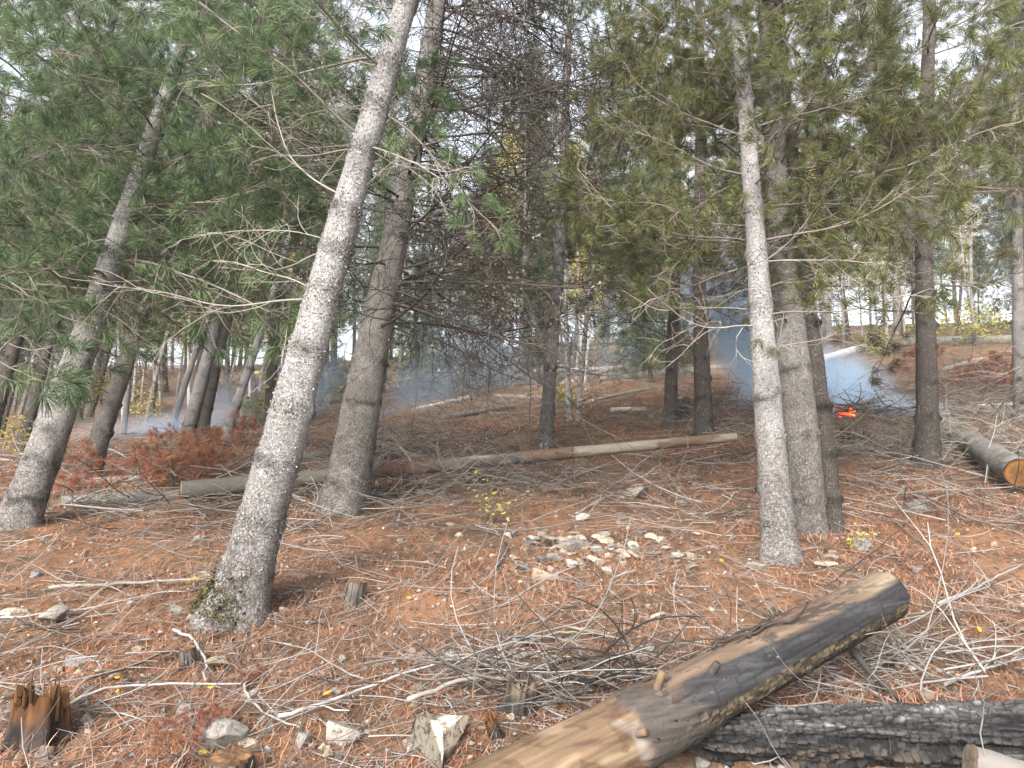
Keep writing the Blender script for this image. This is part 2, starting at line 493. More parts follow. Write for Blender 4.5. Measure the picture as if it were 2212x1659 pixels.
def make_branch(seed, live=True, pal=PAL_BLUE, L=1.6, dense=1.0, twigc=(.40, .36, .32), barkc=(.16, .14, .12), wob=1.0, lichen=False, thin=1.0, reach=1.0):
    r0 = np.random.default_rng(seed); wood = MB(); tips = []; dirs = []
    n = 14
    pts, dend = curve_pts(r0, (0, 0, 0), (1, 0, .12 if live else -.02), L, n, .05 * wob, .012 if live else .01)
    rad = np.linspace(.0125, .0032, n + 1) * (L / 1.6) * thin
    tc = np.linspace(0, 1, n + 1)[:, None]
    wood.tube(pts, rad, 5, np.array(barkc) * (1 - tc) + np.array(twigc) * tc)
    tips.append(pts[-1]); dirs.append(dend)
    ns = int((13 if live else 15) * dense); side = 1
    for k in range(ns):
        t = .16 + .82 * (k + r0.uniform(-.3, .3)) / ns
        t = min(max(t, .1), .98); i = int(t * n); f = t * n - i
        p = pts[i] * (1 - f) + pts[min(i + 1, n)] * f
        fw = pts[min(i + 1, n)] - pts[i]; fw /= np.linalg.norm(fw) + 1e-9
        side = -side; ang = r0.uniform(.6, 1.15)
        lat = np.cross([0, 0, 1], fw); lat /= np.linalg.norm(lat) + 1e-9
        d = fw * math.cos(ang) + lat * side * math.sin(ang) + np.array([0, 0, r0.uniform(-.45, .25)])
        l2 = L * r0.uniform(.22, .48) * (1.1 - .7 * t) * reach
        sp, sd = curve_pts(r0, p, d, l2, 7, .13 * wob, .045 if live else -.01)
        wood.tube(sp, np.linspace(.0045, .0022, 8) * thin, 4, twigc)
        tips.append(sp[-1]); dirs.append(sd)
        nt_ = r0.integers(2, 5) if live else r0.integers(2, 5)
        for q in range(nt_):
            tq = r0.uniform(.2, .95); i2 = int(tq * 7); p2 = sp[i2]
            fw2 = sp[min(i2 + 1, 7)] - sp[max(i2 - 1, 0)]; fw2 /= np.linalg.norm(fw2) + 1e-9
            d2 = fw2 + r0.normal(0, .65, 3)
            l3 = r0.uniform(.10, .30) * (L / 1.6) * reach
            tp, td = curve_pts(r0, p2, d2, l3, 5, .2 * wob, .06 if live else -.02)
            wood.tube(tp, np.linspace(.0026, .0015, 6) * thin, 3, twigc, cap=False)
            tips.append(tp[-1]); dirs.append(td)
    if lichen:
        for p, d in zip(tips[::1], dirs[::1]):
            m = 4; q = p - np.array(d) * r0.uniform(0, .14, m)[:, None]
            for qq in q:
                s = r0.uniform(.003, .007); e = r0.normal(0, 1, (4, 3)) * s
                wood.add(qq + e, [[0, 1, 2, 3]], np.array([.22, .215, .18]) * r0.uniform(.5, 1.3))
    nm = None
    if live:
        nb = MB(); keep = r0.random(len(tips)) < .78
        tp = [t for t, k in zip(tips, keep) if k]; dr = [d for d, k in zip(dirs, keep) if k]
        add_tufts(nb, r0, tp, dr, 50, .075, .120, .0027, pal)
        nm = nb.mesh("needles", [M_NEEDLE], False)
    return wood.mesh("branch", [M_TWIG]), nm

PALE_T, DARK_T = (.33, .295, .26), (.075, .062, .055)
BR = {
    'blue': [make_branch(100 + i, True, PAL_BLUE, twigc=(.21, .185, .155), thin=.8) for i in range(7)],
    'olive': [make_branch(200 + i, True, PAL_OLIVE, twigc=(.22, .19, .155), thin=.8) for i in range(6)],
    'brown': [make_branch(300 + i, True, PAL_BROWN, dense=.9, twigc=(.20, .17, .14), thin=.8) for i in range(4)],
    'pale': [make_branch(400 + i, False, L=1.5, twigc=PALE_T, barkc=(.24, .215, .19), wob=1.25, thin=.72, reach=1.45, dense=.6) for i in range(5)],
    'dark': [make_branch(500 + i, False, L=1.6, twigc=DARK_T, barkc=(.08, .07, .06), wob=1.1, dense=1.3, lichen=True, thin=.85, reach=1.15) for i in range(6)],
    'red': [make_branch(600 + i, True, PAL_RED, L=1.1, twigc=(.2, .14, .11)) for i in range(3)],
}
CAM = Vector((0, 0, CZ))

def add_branch(root, kind, h, cen, az, el, sc, roll, rw):
    wm, nm = BR[kind][random.randrange(len(BR[kind]))]
    loc = cen(h)
    eul = Euler((roll, -el, az), 'XYZ')
    m = rw @ Matrix.LocRotScale(loc, eul, Vector((sc, sc, sc)))
    for x in (.6, 1.1, 1.6):
        w = m @ Vector((x, 0, .1))
        if (w - CAM).length < 2.0 or w.y < 1.2: return None
    b = obj("branch", wm, root); b.location = loc; b.rotation_euler = eul; b.scale = (sc, sc, sc)
    if nm:
        nd = obj("needles", nm, b); nd['kind'] = 'stuff'
    return b

def tree(name, label, path, H, mat, seed, live=('blue',), dead=('pale',), dead_h=(.6, 2.0), live_h=(2.0, 9), gap=.30, nlive=3.2, ndead=2.2,
         sc=(.8, 1.25), lean_y=0.0, lich=0, sides=24, az_bias=None, rough=1.0, bend=.03, whorl_gap=.3, group=None, cat='tree', flare=.35, dsc=None):
    """path: [(px, py, width px), ...] up the trunk in the photograph, the first at its foot"""
    rs = random.Random(seed)
    base, d0 = G(path[0][0], path[0][1])
    top = PY(path[-1][0], path[-1][1], base.y + lean_y)
    ax = (top - base).normalized()
    hs_, rs_ = [], []
    for (x, y, w) in path:
        f = (path[0][1] - y) / (path[0][1] - path[-1][1])
        p = base.lerp(top, f)
        p2 = PY(x, y, base.y + lean_y * f)
        hh = (p2 - base).dot(ax)
        dd = (p2 - CAM).dot(Vector((0, CP, SP)))
        hs_.append(hh); rs_.append(max(.008, w * dd / F / 2))
    root = empty(name, base)
    root.rotation_mode = 'QUATERNION'; root.rotation_quaternion = Vector((0, 0, 1)).rotation_difference(ax)
    tag(root, label, cat, group)
    wh = []
    h = .22
    while h < H - .3:
        wh.append(h); h += whorl_gap * rs.uniform(.75, 1.25)
    me, R, cen = trunk_mesh("trunk", hs_, rs_, H, mat, seed, [w for w in wh if w < 5], sides, bend, rough, flare)
    obj("trunk", me, root)
    if lich:
        lo = obj("lichen", lichen_mesh(R, cen, np.array([w for w in wh if w < 4.2]), lich, 4.2, seed), root); lo['kind'] = 'stuff'
    rw = Matrix.LocRotScale(base, root.rotation_quaternion, None)
    h = dead_h[0]
    while h < dead_h[1]:
        for q in range(int(ndead + rs.random())):
            az = rs.uniform(0, 2 * PI)
            if az_bias and rs.random() < .6: az = az_bias + rs.gauss(0, .6)
            s = rs.uniform(*(dsc or (.35, .9)))
            add_branch(root, rs.choice(dead), h + rs.uniform(-.05, .05), cen, az, rs.uniform(-.25, .45), s, rs.uniform(-.5, .5), rw)
        h += gap * rs.uniform(.8, 1.2)
    h = live_h[0]; live_h = (live_h[0], min(live_h[1], .72 * base.y + 1.42 - base.z + .9))
    while h < min(H, live_h[1]):
        f = (h - live_h[0]) / max(.1, H - live_h[0])
        for q in range(int(nlive * .66 + rs.random())):
            az = rs.uniform(0, 2 * PI)
            if az_bias and rs.random() < .5: az = az_bias + rs.gauss(0, .8)
            s = rs.uniform(*sc) * (1.05 - .75 * f)
            add_branch(root, rs.choice(live), h + rs.uniform(-.1, .1), cen, az, rs.uniform(-.3, .35) + .3 * f, s, rs.uniform(-.4, .4), rw)
        h += gap * rs.uniform(.8, 1.2)
    return root, R, cen, rw, base

T1 = tree("pine_tree", "thick pale grey trunk leaning right, nearest tree, rising from mossy foot", [(506, 1332, 112), (590, 1020, 96), (683, 690, 78), (775, 400, 62), (880, 0, 48)],
     9.5, M_PALE, 3, live=('blue',), dead=('pale',), dead_h=(1.7, 4.2), live_h=(2.5, 9), gap=.26, ndead=1.7, nlive=3.0, sc=(.6, .95), az_bias=3.0, lich=11000, sides=44, dsc=(.35, .85), bend=.012, flare=.5)
T2 = tree("spruce_tree", "big grey trunk behind the nearest leaning trunk, with bare dark twiggy boughs", [(742, 1100, 100), (770, 880, 82), (815, 600, 62), (862, 400, 48), (930, 60, 40)],
     13, M_GREY, 5, live=('dark',), dead=('dark',), dead_h=(1.55, 6.2), live_h=(6, 12), gap=.16, ndead=4.4, nlive=6, sc=(.9, 1.4), lich=3500, sides=36, dsc=(.7, 1.45), az_bias=.1, flare=.30)
tree("pine_tree", "grey ringed trunk leaning right at the left edge of the photo", [(38, 1135, 82), (95, 950, 72), (190, 690, 56), (317, 336, 36), (385, 150, 26)],
     11, M_PALE, 7, live=('blue',), dead=('pale', 'dark'), dead_h=(1.5, 2.6), live_h=(1.75, 10.5), gap=.21, nlive=4.6, ndead=1.0, lich=2500, sides=32, sc=(.8, 1.25), az_bias=-1.5)
tree("pine_tree", "knobbly grey-brown leaning trunk right of the ringed left-edge trunk", [(188, 1032, 44), (240, 880, 40), (292, 720, 33), (350, 560, 22)],
     9, M_GREY, 11, live=('blue',), dead=('dark',), dead_h=(.9, 2.6), live_h=(2.1, 8.5), gap=.22, nlive=4.6, ndead=1.5, sides=22, rough=2.2, az_bias=-1.5)
tree("pine_tree", "pale mottled leaning trunk pressed against a darker twin beside smoke", [(402, 945, 30), (430, 830, 27), (462, 705, 23), (500, 560, 18)],
     10, M_PALE, 13, live=('blue',), dead=('dark',), dead_h=(1.7, 2.6), live_h=(2.2, 9.5), gap=.28, nlive=3.4, sides=20)
tree("pine_tree", "dark leaning trunk, twin of the pale mottled one beside smoke", [(432, 942, 30), (456, 830, 28), (482, 710, 25), (520, 560, 18)],
     9, M_DARK, 17, live=('blue',), dead=('dark',), dead_h=(1.7, 2.6), live_h=(2.3, 8.5), gap=.3, nlive=2.6, sides=20)
tree("pine_tree", "slim pale leaning trunk between the twin trunks and the nearest tree", [(487, 945, 23), (520, 830, 19), (552, 738, 16), (610, 560, 13)],
     8, M_PALE, 19, live=('blue',), dead=('dark',), dead_h=(1.5, 2.6), live_h=(2.0, 7.5), gap=.26, nlive=3.4, sides=18)
tree("pine_tree", "dark slim trunk leaning right just behind the left-edge trunk", [(45, 975, 27), (78, 830, 23), (106, 740, 19), (160, 560, 14)],
     10, M_DARK, 23, live=('blue',), dead=('dark',), dead_h=(1.4, 2.4), live_h=(2.4, 9.5), gap=.28, nlive=3.4, sides=18)
tree("pine_tree", "pine whose boughs reach in from beyond the left edge", [(-330, 1080, 60), (-250, 830, 52), (-190, 600, 40)],
     11, M_GREY, 30, live=("blue",), dead=("dark",), dead_h=(1.4, 2.4), live_h=(2.2, 10.5), gap=.24, nlive=3.6, sides=18, sc=(.9, 1.4))
tree("pine_tree", "dark trunk cut by the left edge of the photo, behind the others", [(-40, 1000, 34), (5, 830, 30), (40, 690, 24), (110, 500, 18)],
     11, M_DARK, 29, live=('blue',), dead=('dark',), dead_h=(1.4, 2.4), live_h=(2.2, 10.5), gap=.26, nlive=3.4, sides=18)
tree("pine_tree", "slender grey trunk in the middle standing behind the long fallen log", [(1178, 972, 34), (1188, 800, 27), (1196, 640, 23), (1216, 350, 18)],
     10, M_GREY, 31, live=('olive', 'blue'), dead=('dark',), dead_h=(1.0, 3.0), live_h=(1.9, 9.5), gap=.26, nlive=2.8, ndead=1.6, sides=20, sc=(.7, 1.15))
tree("pine_tree", "dark narrow trunk right of the two slim birches", [(1448, 925, 31), (1452, 780, 26), (1456, 640, 22), (1460, 400, 17)],
     10, M_DARK, 37, live=('olive',), dead=('dark',), dead_h=(1.2, 2.4), live_h=(1.9, 9.5), gap=.24, nlive=3.2, sides=20, sc=(.7, 1.15))
tree("pine_tree", "straight grey-brown trunk behind the pale right end of the long log", [(1521, 948, 40), (1518, 800, 35), (1515, 690, 30), (1512, 400, 24)],
     11, M_DARK, 41, live=('olive',), dead=('dark', 'pale'), dead_h=(1.2, 2.2), live_h=(1.8, 10.5), gap=.24, nlive=3.2, sides=22, sc=(.75, 1.25))
T13 = tree("pine_tree", "front pale trunk of the right-hand clump, leaning slightly left", [(1688, 1208, 78), (1660, 1000, 64), (1632, 760, 54), (1608, 480, 40), (1585, 0, 27)],
     8.5, M_PALE, 43, live=('olive',), dead=('pale',), dead_h=(1.35, 2.3), live_h=(1.65, 8), gap=.22, nlive=3.6, ndead=1.3, lich=3000, sides=36, sc=(.55, .9), dsc=(.3, .7), flare=.25, bend=.02)
tree("pine_tree", "thickest grey trunk of the right-hand clump, behind the pale front one", [(1748, 1150, 74), (1730, 960, 82), (1708, 720, 70), (1690, 480, 48), (1660, 100, 40)],
     11, M_GREY, 47, live=('olive',), dead=('dark', 'pale'), dead_h=(1.5, 2.8), live_h=(2.0, 10), gap=.25, nlive=3.0, ndead=2, lich=2500, sides=36, sc=(.8, 1.2), flare=.12, rough=1.2, whorl_gap=.5)
tree("pine_tree", "flaky grey-brown trunk partly hidden behind the right-hand clump's thickest trunk", [(1803, 1146, 34), (1785, 980, 40), (1757, 760, 40), (1728, 500, 32), (1700, 200, 24)],
     10, M_DARK, 53, live=('olive', 'brown'), dead=('dark',), dead_h=(1.8, 3), live_h=(2.4, 9), gap=.3, nlive=2.6, sides=26, sc=(.8, 1.2), rough=1.8)
tree("pine_tree", "dark straight trunk standing alone on the right beside the orange-ended log", [(2003, 1004, 50), (2006, 850, 44), (2010, 600, 36), (2006, 300, 30), (2004, 0, 24)],
     11, M_DARK, 59, live=('brown', 'olive'), dead=('pale', 'dark'), dead_h=(1.6, 3.0), live_h=(2.0, 10.5), gap=.25, nlive=2.7, ndead=1.8, lich=500, sides=28, sc=(.8, 1.3), rough=1.5)
tree("pine_tree", "grey trunk at the right edge of the photo rising beyond the orange-ended log", [(2206, 905, 28), (2200, 700, 24), (2195, 540, 20), (2188, 200, 14)],
     11, M_GREY, 61, live=('brown', 'olive'), dead=('dark',), dead_h=(2, 3.4), live_h=(2.8, 10.5), gap=.28, nlive=2.8, sides=18, sc=(.8, 1.3))
for k, (pth, lab) in enumerate([([(1230, 908, 13), (1227, 800, 11), (1225, 700, 9), (1222, 560, 7)], "left one of two slim white birch stems behind the grey middle trunk"),
                                ([(1248, 910, 12), (1258, 800, 11), (1266, 720, 9), (1276, 560, 7)], "right one of two slim white birch stems behind the grey middle trunk")]):
    tree("birch_tree", lab, pth, 4.6, M_BIRCH, 67 + k, live=('pale',), dead=('pale',), dead_h=(1.6, 2.4), live_h=(2.4, 4.4), gap=.3, nlive=2, ndead=1, sides=12, sc=(.3, .6), dsc=(.25, .5), flare=.1)

# moss on the foot of the nearest trunk
def moss(root, R, cen):
    r0 = np.random.default_rng(5); mb = MB()
    for k in range(2600):
        h = abs(r0.normal(0, .09)); t_ = PI * 1.2 + r0.normal(0, .55); r = float(R(np.array(h))) * (1 + r0.uniform(.2, .62) * math.exp(-h / .13)) + .006; c = np.array([r * math.cos(t_), r * math.sin(t_), h]) + r0.normal(0, .006, 3)
        e = r0.normal(0, 1, (3, 3)) * .007; mb.add(c + e, [[0, 1, 2]], np.array([(.06, .056, .02), (.095, .085, .035), (.045, .04, .022)][r0.integers(0, 3)]) * r0.uniform(.6, 1.2))
    obj("moss", mb.mesh("moss", [M_LICHEN], False), root)['kind'] = 'stuff'
moss(T1[0], T1[1], T1[2])

# ------------------------------------------------------------------ background forest (whole trees copied)
def far_tree_meshes(seed, H, crown_h, pal, rad, mat, leaf=False, tr=.11, sparse=1.0):
    r0 = np.random.default_rng(seed)
    me, R, cen = trunk_mesh("trunk", [0, H * .5], [tr, tr * .6], H, mat, seed, [], 10, .05, 1, .25, .25)
    wb = MB(); cb = MB(); tips = []; dirs = []
    h = crown_h * .45
    while h < H:
        f = max(0, (h - crown_h) / (H - crown_h)); live = h > crown_h
        for q in range(4 if live else 2):
            az = r0.uniform(0, 2 * PI); l = rad * (1.1 - f) * r0.uniform(.6, 1.1) if live else rad * r0.uniform(.25, .7)
            d = (math.cos(az), math.sin(az), r0.uniform(-.25, .2) + .35 * f)
            pts, de = curve_pts(r0, cen(h), d, l, 6, .08, .015)
            wb.tube(pts, np.linspace(.014, .005, 7), 3, (.10, .085, .075), cap=False)
            if live:
                for z in range(int(15 * sparse)):
                    i = r0.integers(1, 7); p = pts[i] + r0.normal(0, .17, 3) * (1, 1, .55)
                    tips.append(p); dirs.append(de * .6 + r0.normal(0, .5, 3))
            else:
                for z in range(3):
                    i = r0.integers(1, 6); tp, _ = curve_pts(r0, pts[i], de + r0.normal(0, .7, 3), .3, 3, .2, 0)
                    wb.tube(tp, .004, 3, (.10, .085, .075), cap=False)
        h += .30
    dirs = np.array(dirs); dirs /= np.linalg.norm(dirs, axis=1)[:, None]
    if leaf:
        n = len(tips) * 3; O = np.repeat(np.array(tips), 3, 0) + r0.normal(0, .12, (n, 3))
        a = r0.normal(0, 1, (n, 3)); a /= np.linalg.norm(a, axis=1)[:, None]; b = np.cross(a, r0.normal(0, 1, (n, 3))); b /= np.linalg.norm(b, axis=1)[:, None]
        s = r0.uniform(.025, .05, n)[:, None]
        V = np.stack([O - a * s, O + b * s * .6, O + a * s, O - b * s * .6], 1).reshape(-1, 3)
        g = r0.random(n)[:, None]; p = np.array(pal); C = p[0] + (p[2] - p[0]) * g
        cb.add(V, np.arange(n * 4).reshape(-1, 4), np.repeat(C, 4, 0)); cm = M_LEAF
    else:
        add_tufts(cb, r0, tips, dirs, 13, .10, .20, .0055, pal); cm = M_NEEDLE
    return me, wb.mesh("bough", [M_TWIG]), cb.mesh("crown", [cm], False)

PAL_YEL = [(.36, .29, .05), (.48, .39, .08), (.58, .50, .14)]
PAL_FAR = [(.040, .070, .038), (.075, .115, .055), (.11, .15, .07)]
FARK = [('pine_tree', far_tree_meshes(900, 12, 2.2, PAL_FAR, 1.9, M_DARK), "slim dark-trunked pine far back in the smoky forest"),
        ('pine_tree', far_tree_meshes(901, 14, 3.0, PAL_OLIVE, 2.2, M_DARK), "tall olive-green pine far back in the smoky forest"),
        ('pine_tree', far_tree_meshes(902, 10, 1.8, PAL_BLUE, 1.7, M_GREY), "grey-trunked blue-green pine far back in the forest"),
        ('dead_tree', far_tree_meshes(903, 9, 7.6, PAL_OLIVE, .9, M_GREY, tr=.07, sparse=.5), "thin bare grey pole of a tree far back in the forest"),
        ('birch_tree', far_tree_meshes(904, 8.5, 2.6, PAL_YEL, 1.3, M_BIRCH, leaf=True, tr=.06, sparse=.8), "small yellow-leaved birch far back in the forest"),
        ('spruce_tree', far_tree_meshes(905, 5.5, .4, PAL_FAR, 1.2, M_DARK, tr=.06), "young bushy dark spruce far back in the forest")]
FAR0 = []
for nm, (tm, bm_, cm), lab in FARK:
    r = empty(nm, (0, 300, 0)); tag(r, lab, 'tree', lab.split(' far')[0] + ' group in the background')
    obj("trunk", tm, r); b = obj("bough", bm_, r); c = obj("crown", cm, r); c['kind'] = 'stuff'; b['kind'] = 'stuff'
    FAR0.append([r, False])

def put_far(k, x, y, s, rot, leanx=0.0):
    r, used = FAR0[k]
    if used:
        q = r.copy(); COL.objects.link(q)
        for ch in r.children:
            c = ch.copy(); COL.objects.link(c); c.parent = q
        r = q
    FAR0[k][1] = True
    r.location = (x, y, gz(x, y) - .05); r.rotation_euler = (random.uniform(-.04, .04), leanx, rot); r.scale = (s, s, s)

taken = []
def far_zone(n, x0, x1, d0, d1, kinds, lean=0.05, smin=.8, smax=1.2, mind=.8, avoid=None):
    c = 0; tries = 0
    while c < n and tries < n * 40:
        tries += 1
        d = math.sqrt(random.uniform(d0 * d0, d1 * d1)); px = random.uniform(x0, x1)
        x = (px - 1106) / F * d; y = d * CP
        if avoid and any(a <= px <= b and d < dm for a, b, dm in avoid): continue
        if any((x - a) ** 2 + (y - b) ** 2 < mind ** 2 for a, b in taken): continue
        taken.append((x, y)); put_far(random.choice(kinds), x, y, random.uniform(smin, smax), random.uniform(0, 6.28), random.gauss(lean, .05)); c += 1

far_zone(44, -150, 640, 15, 34, [0, 0, 1, 3, 3, 2], .16, .7, 1.1, .7)
far_zone(16, -50, 700, 17, 30, [4, 4, 5], .1, .6, .9, 1.0)
far_zone(30, 800, 1460, 21, 40, [0, 1, 3, 3, 2, 5], .04, .7, 1.1, 1.0)
far_zone(22, 850, 1500, 17, 32, [4, 5, 5, 5], .03, .6, .9, 1.0)
far_zone(16, 1480, 2300, 17, 36, [0, 1, 3, 2, 3], -.02, .8, 1.2, 1.2, [(1740, 1990, 17), (1660, 2212, 14)])
far_zone(18, 1500, 2260, 19, 34, [4, 5, 4], -.02, .6, .9, 1.2)
far_zone(110, -300, 2500, 36, 62, [0, 1, 2, 0, 1], .02, 1.0, 1.5, 1.6)

# ------------------------------------------------------------------ stones
def stone_mesh(seed, tint=1.0, face=False):
    import bmesh
    r0 = np.random.default_rng(seed)
    bm = bmesh.new(); bmesh.ops.create_icosphere(bm, subdivisions=4, radius=1.0)
    V = np.array([v.co[:] for v in bm.verts]); Fc = np.array([[v.index for v in f.verts] for f in bm.faces]); bm.free()
    for k in range(13):
        n = r0.normal(0, 1, 3); n /= np.linalg.norm(n); dd = r0.uniform(.36, .78)
        e = V @ n - dd; m = e > 0
        V[m] -= np.outer(e[m], n) * .96
    V = V + .045 * ((fbm(V[:, 0] * 3 + 5, V[:, 1] * 3 + V[:, 2] * 2.3, seed, 3) - .5)[:, None]) * V
    V = V / np.abs(V[:, :2]).max() * np.array([1, r0.uniform(.6, .95), r0.uniform(.5, .85)])
    C = np.ones((len(V), 3)) * tint
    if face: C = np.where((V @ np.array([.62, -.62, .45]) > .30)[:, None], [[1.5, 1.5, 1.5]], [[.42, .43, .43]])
    mb = MB(); mb.add(V, Fc, C); me = mb.mesh("stone", [M_STONE], False)
    return me
ST = [stone_mesh(30 + i, (1, .97, .93) if i % 3 else (.62, .62, .63)) for i in range(14)]
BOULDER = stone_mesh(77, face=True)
def stone(px, py, wpx, label, group=None, k=None, sink=.25, flat=.75, rot=None):
    p, d = G(px, py); s = wpx * d / F / 2 * 1.05
    o = obj("stone", ST[k if k is not None else random.randrange(len(ST))])
    o.location = (p.x, p.y, gz(p.x, p.y) + s * .5 * flat * (1 - 2 * sink)); o.scale = (s, s, s * flat)
    o.rotation_euler = (random.uniform(-.35, .35), random.uniform(-.35, .35), random.uniform(0, 6.28) if rot is None else rot)
    tag(o, label, 'stone', group); return o
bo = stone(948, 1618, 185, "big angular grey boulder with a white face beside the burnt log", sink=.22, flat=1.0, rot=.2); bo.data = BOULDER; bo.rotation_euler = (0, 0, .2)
for a in [
          (735, 1580, 95, "grey mossy rock left of the big white-faced boulder"),
          (500, 1585, 120, "wide cream rock above the sawn stump at the bottom"),
          (968, 1412, 64, "cream yellow rock lying alone on needles above the boulder"),
          (172, 1422, 58, "white rounded rock left of the nearest trunk's foot"),
          (115, 1322, 86, "flat pale slab near the left edge below the long stick"),
          (470, 1425, 66, "cream block beside the pale forked stick"),
          (540, 1500, 45, "dark grey cubic stone beside the red needle clump"),
          (1395, 1395, 70, "pale grey slanting slab just above the burnt log"),
          (1170, 1238, 66, "flat cream stone at the lower side of the rock cluster"),
          (1240, 1172, 64, "dark grey rock on top of the rock cluster"),
          (1630, 1218, 58, "pale lichened stone at the foot of the right-hand clump"),
          (1862, 1170, 60, "pinkish pale rock right of the right-hand clump"),
          (1780, 1215, 50, "brownish stone between the right-hand clump and the burnt log"),
          (1985, 1088, 62, "flat grey slab on the slope below the orange-ended log"),
          (1515, 1640, 64, "pinkish grey stone in the ash under the charred log"),
          (90, 1640, 70, "cream rock at the bottom left corner below the rotten stump"),
          (30, 1320, 60, "green mossy stone at the left edge"),
          (1475, 1080, 44, "dark stone on the slope above the rock cluster"),
          (1370, 1060, 60, "mossy dark stone below the pale end of the long log"),
          (660, 1590, 60, "grey stone between the cream rock and the mossy rock"),
          (1420, 1327, 34, "cream stone in the middle of the needle carpet"),
          (1090, 1640, 40, "small grey stone tucked against the burnt log's lower end")]:
    stone(a[0], a[1] + a[2] * .2, a[2] * 1.12, a[3], flat=1.1 if a[2] > 90 else .8, sink=.32)
GR = "stones piled in the middle cluster"
for i in range(90):
    stone(random.gauss(1280, 150), random.gauss(1195, 33) , random.uniform(16, 46), "pale angular stone in the loose rock cluster mid-slope", GR, sink=.2, flat=.72)
GR = "loose stones strewn over the needle carpet"
for i in range(200):
    py = 1659 - 560 * random.random() ** 1.15; px = random.uniform(-20, 2230)
    if px > 1000 + (1659 - py) * 2.0 and py > 1250 and px < 2212: 
        if random.random() < .8: continue
    w = random.uniform(9, 44) * (py - 700) / 700
    stone(px, py, w, "small pale stone half sunk in the orange needles", GR, sink=.26, flat=.85)

# ------------------------------------------------------------------ logs
def log_mesh(L, r0_, r1_, seed, sides=28, step=.03, rough=1.0, col=None, mat=None, oval=1.0, bend=0.0):
    n = max(4, int(L / step)); h = np.linspace(0, L, n); th = np.arange(sides) * 2 * PI / sides
    TH, H_ = np.meshgrid(th, h); R = (r0_ + (r1_ - r0_) * H_ / L)
    cx, sx = np.cos(TH), np.sin(TH)
    R = R * (1 + rough * .10 * (fbm(cx * 1.5 + seed, H_ * 3 + sx * 1.5, seed, 3) - .5)) + rough * .006 * (fbm(cx * 6 + seed, H_ * 18 + sx * 6, seed + 5, 2) - .5)
    for e in (0, L):
        pass
    by = bend * np.sin(H_ / L * PI)
    V = np.stack([R * cx + by, R * sx * oval, H_], -1)
    i = np.arange(n - 1)[:, None] * sides; j = np.arange(sides)[None]; j2 = (j + 1) % sides
    Q = np.stack([i + j, i + j2, i + sides + j2, i + sides + j], -1).reshape(-1, 4)
    C = np.ones((n, sides, 3)) if col is None else col(H_, TH)
    mb = MB(); mb.add(V.reshape(-1, 3), Q, C.reshape(-1, 3))
    return mb.mesh("log", [mat or M_LOGBARK])

def disc_mesh(r, col, thick=.012, sides=22, seed=0, name="cut_face", chip=.05):
    """a sawn face: rings of points, torn and uneven, darker towards bark and heart"""
    r0 = np.random.default_rng(seed); th = np.arange(sides) * 2 * PI / sides; fr = np.array([1.0, .985, .8, .6, .4, .2, .05])
    rr = r * (1 + .04 * r0.normal(0, .6, sides))
    TH, FR = np.meshgrid(th, fr); RR = FR * rr[None]
    X = RR * np.cos(TH); Y = RR * np.sin(TH)
    Zc = thick + chip * r * 2 * (fbm(X / r * 2.2 + seed, Y / r * 2.2 + 7, seed, 3) - .5) + chip * r * .6 * (vnoise(X / r * 11 + 3, Y / r * 2.5, seed + 3) - .5); Zc[0] = 0
    nz = fbm(X / r * 4 + 3, Y / r * 4 + seed, seed + 8, 3)[..., None]; ringv = (.8 + .2 * np.sin(FR * 40 + 2 * nz[..., 0]))[..., None]
    C = np.array(col) * (.35 + 1.3 * nz) * ringv; C[:2] *= .45; C[-2:] *= .6
    n = len(fr); i = np.arange(n - 1)[:, None] * sides; j = np.arange(sides)[None]; j2 = (j + 1) % sides
    mb = MB(); mb.add(np.stack([X, Y, Zc], -1).reshape(-1, 3), np.stack([i + j, i + j2, i + sides + j2, i + sides + j], -1).reshape(-1, 4), C.reshape(-1, 3))
    mb.F.setdefault(sides, []).append((np.arange(sides) + (n - 1) * sides)[None]); mb.M.setdefault(sides, []).append(np.zeros(1, np.int32))
    return mb.mesh(name, [M_CUT], False)

def log(name, label, a, b, ra, rb, seed, mat=M_LOGBARK, faces=(1, 1), fcol=(.50, .36, .20), col=None, group=None, rough=1.0, sides=24, cat='log', bend=0.0, step=.03):
    a, b = Vector(a), Vector(b); L = (b - a).length
    root = empty(name, a); root.rotation_mode = 'QUATERNION'; root.rotation_quaternion = (b - a).to_track_quat('Z', 'Y')
    tag(root, label, cat, group)
    obj("bark", log_mesh(L, ra, rb, seed, sides, step, rough, col, mat, bend=bend), root)
    if faces[0]:
        f = obj("cut_face", disc_mesh(ra * .97, fcol, seed=seed), root); f.rotation_euler = (PI, 0, 0); f.location = (0, 0, .002)
    if faces[1]:
        f = obj("cut_face", disc_mesh(rb * .97, fcol, seed=seed + 1), root); f.location = (0, 0, L - .002)
    return root

def glog(px0, py0, px1, py1, w0, w1, lift=.6):
    a, d = G(px0, py0); b, e = G(px1, py1)
    ra, rb = w0 * d / F / 2, w1 * e / F / 2
    a.z += ra * lift; b.z += rb * lift
    return a, b, ra, rb

def depth_wood(c0, c1, seed=0):
    def f(H_, TH):
        g = fbm(H_ * 5, TH * 2.0, seed, 4)[..., None]; g2 = (fbm(H_ * 2, TH * 9, seed + 3, 3)[..., None])
        return np.clip(np.array(c0) * (1 - g) + np.array(c1) * g, 0, 1) * (.75 + .5 * g2)
    return f
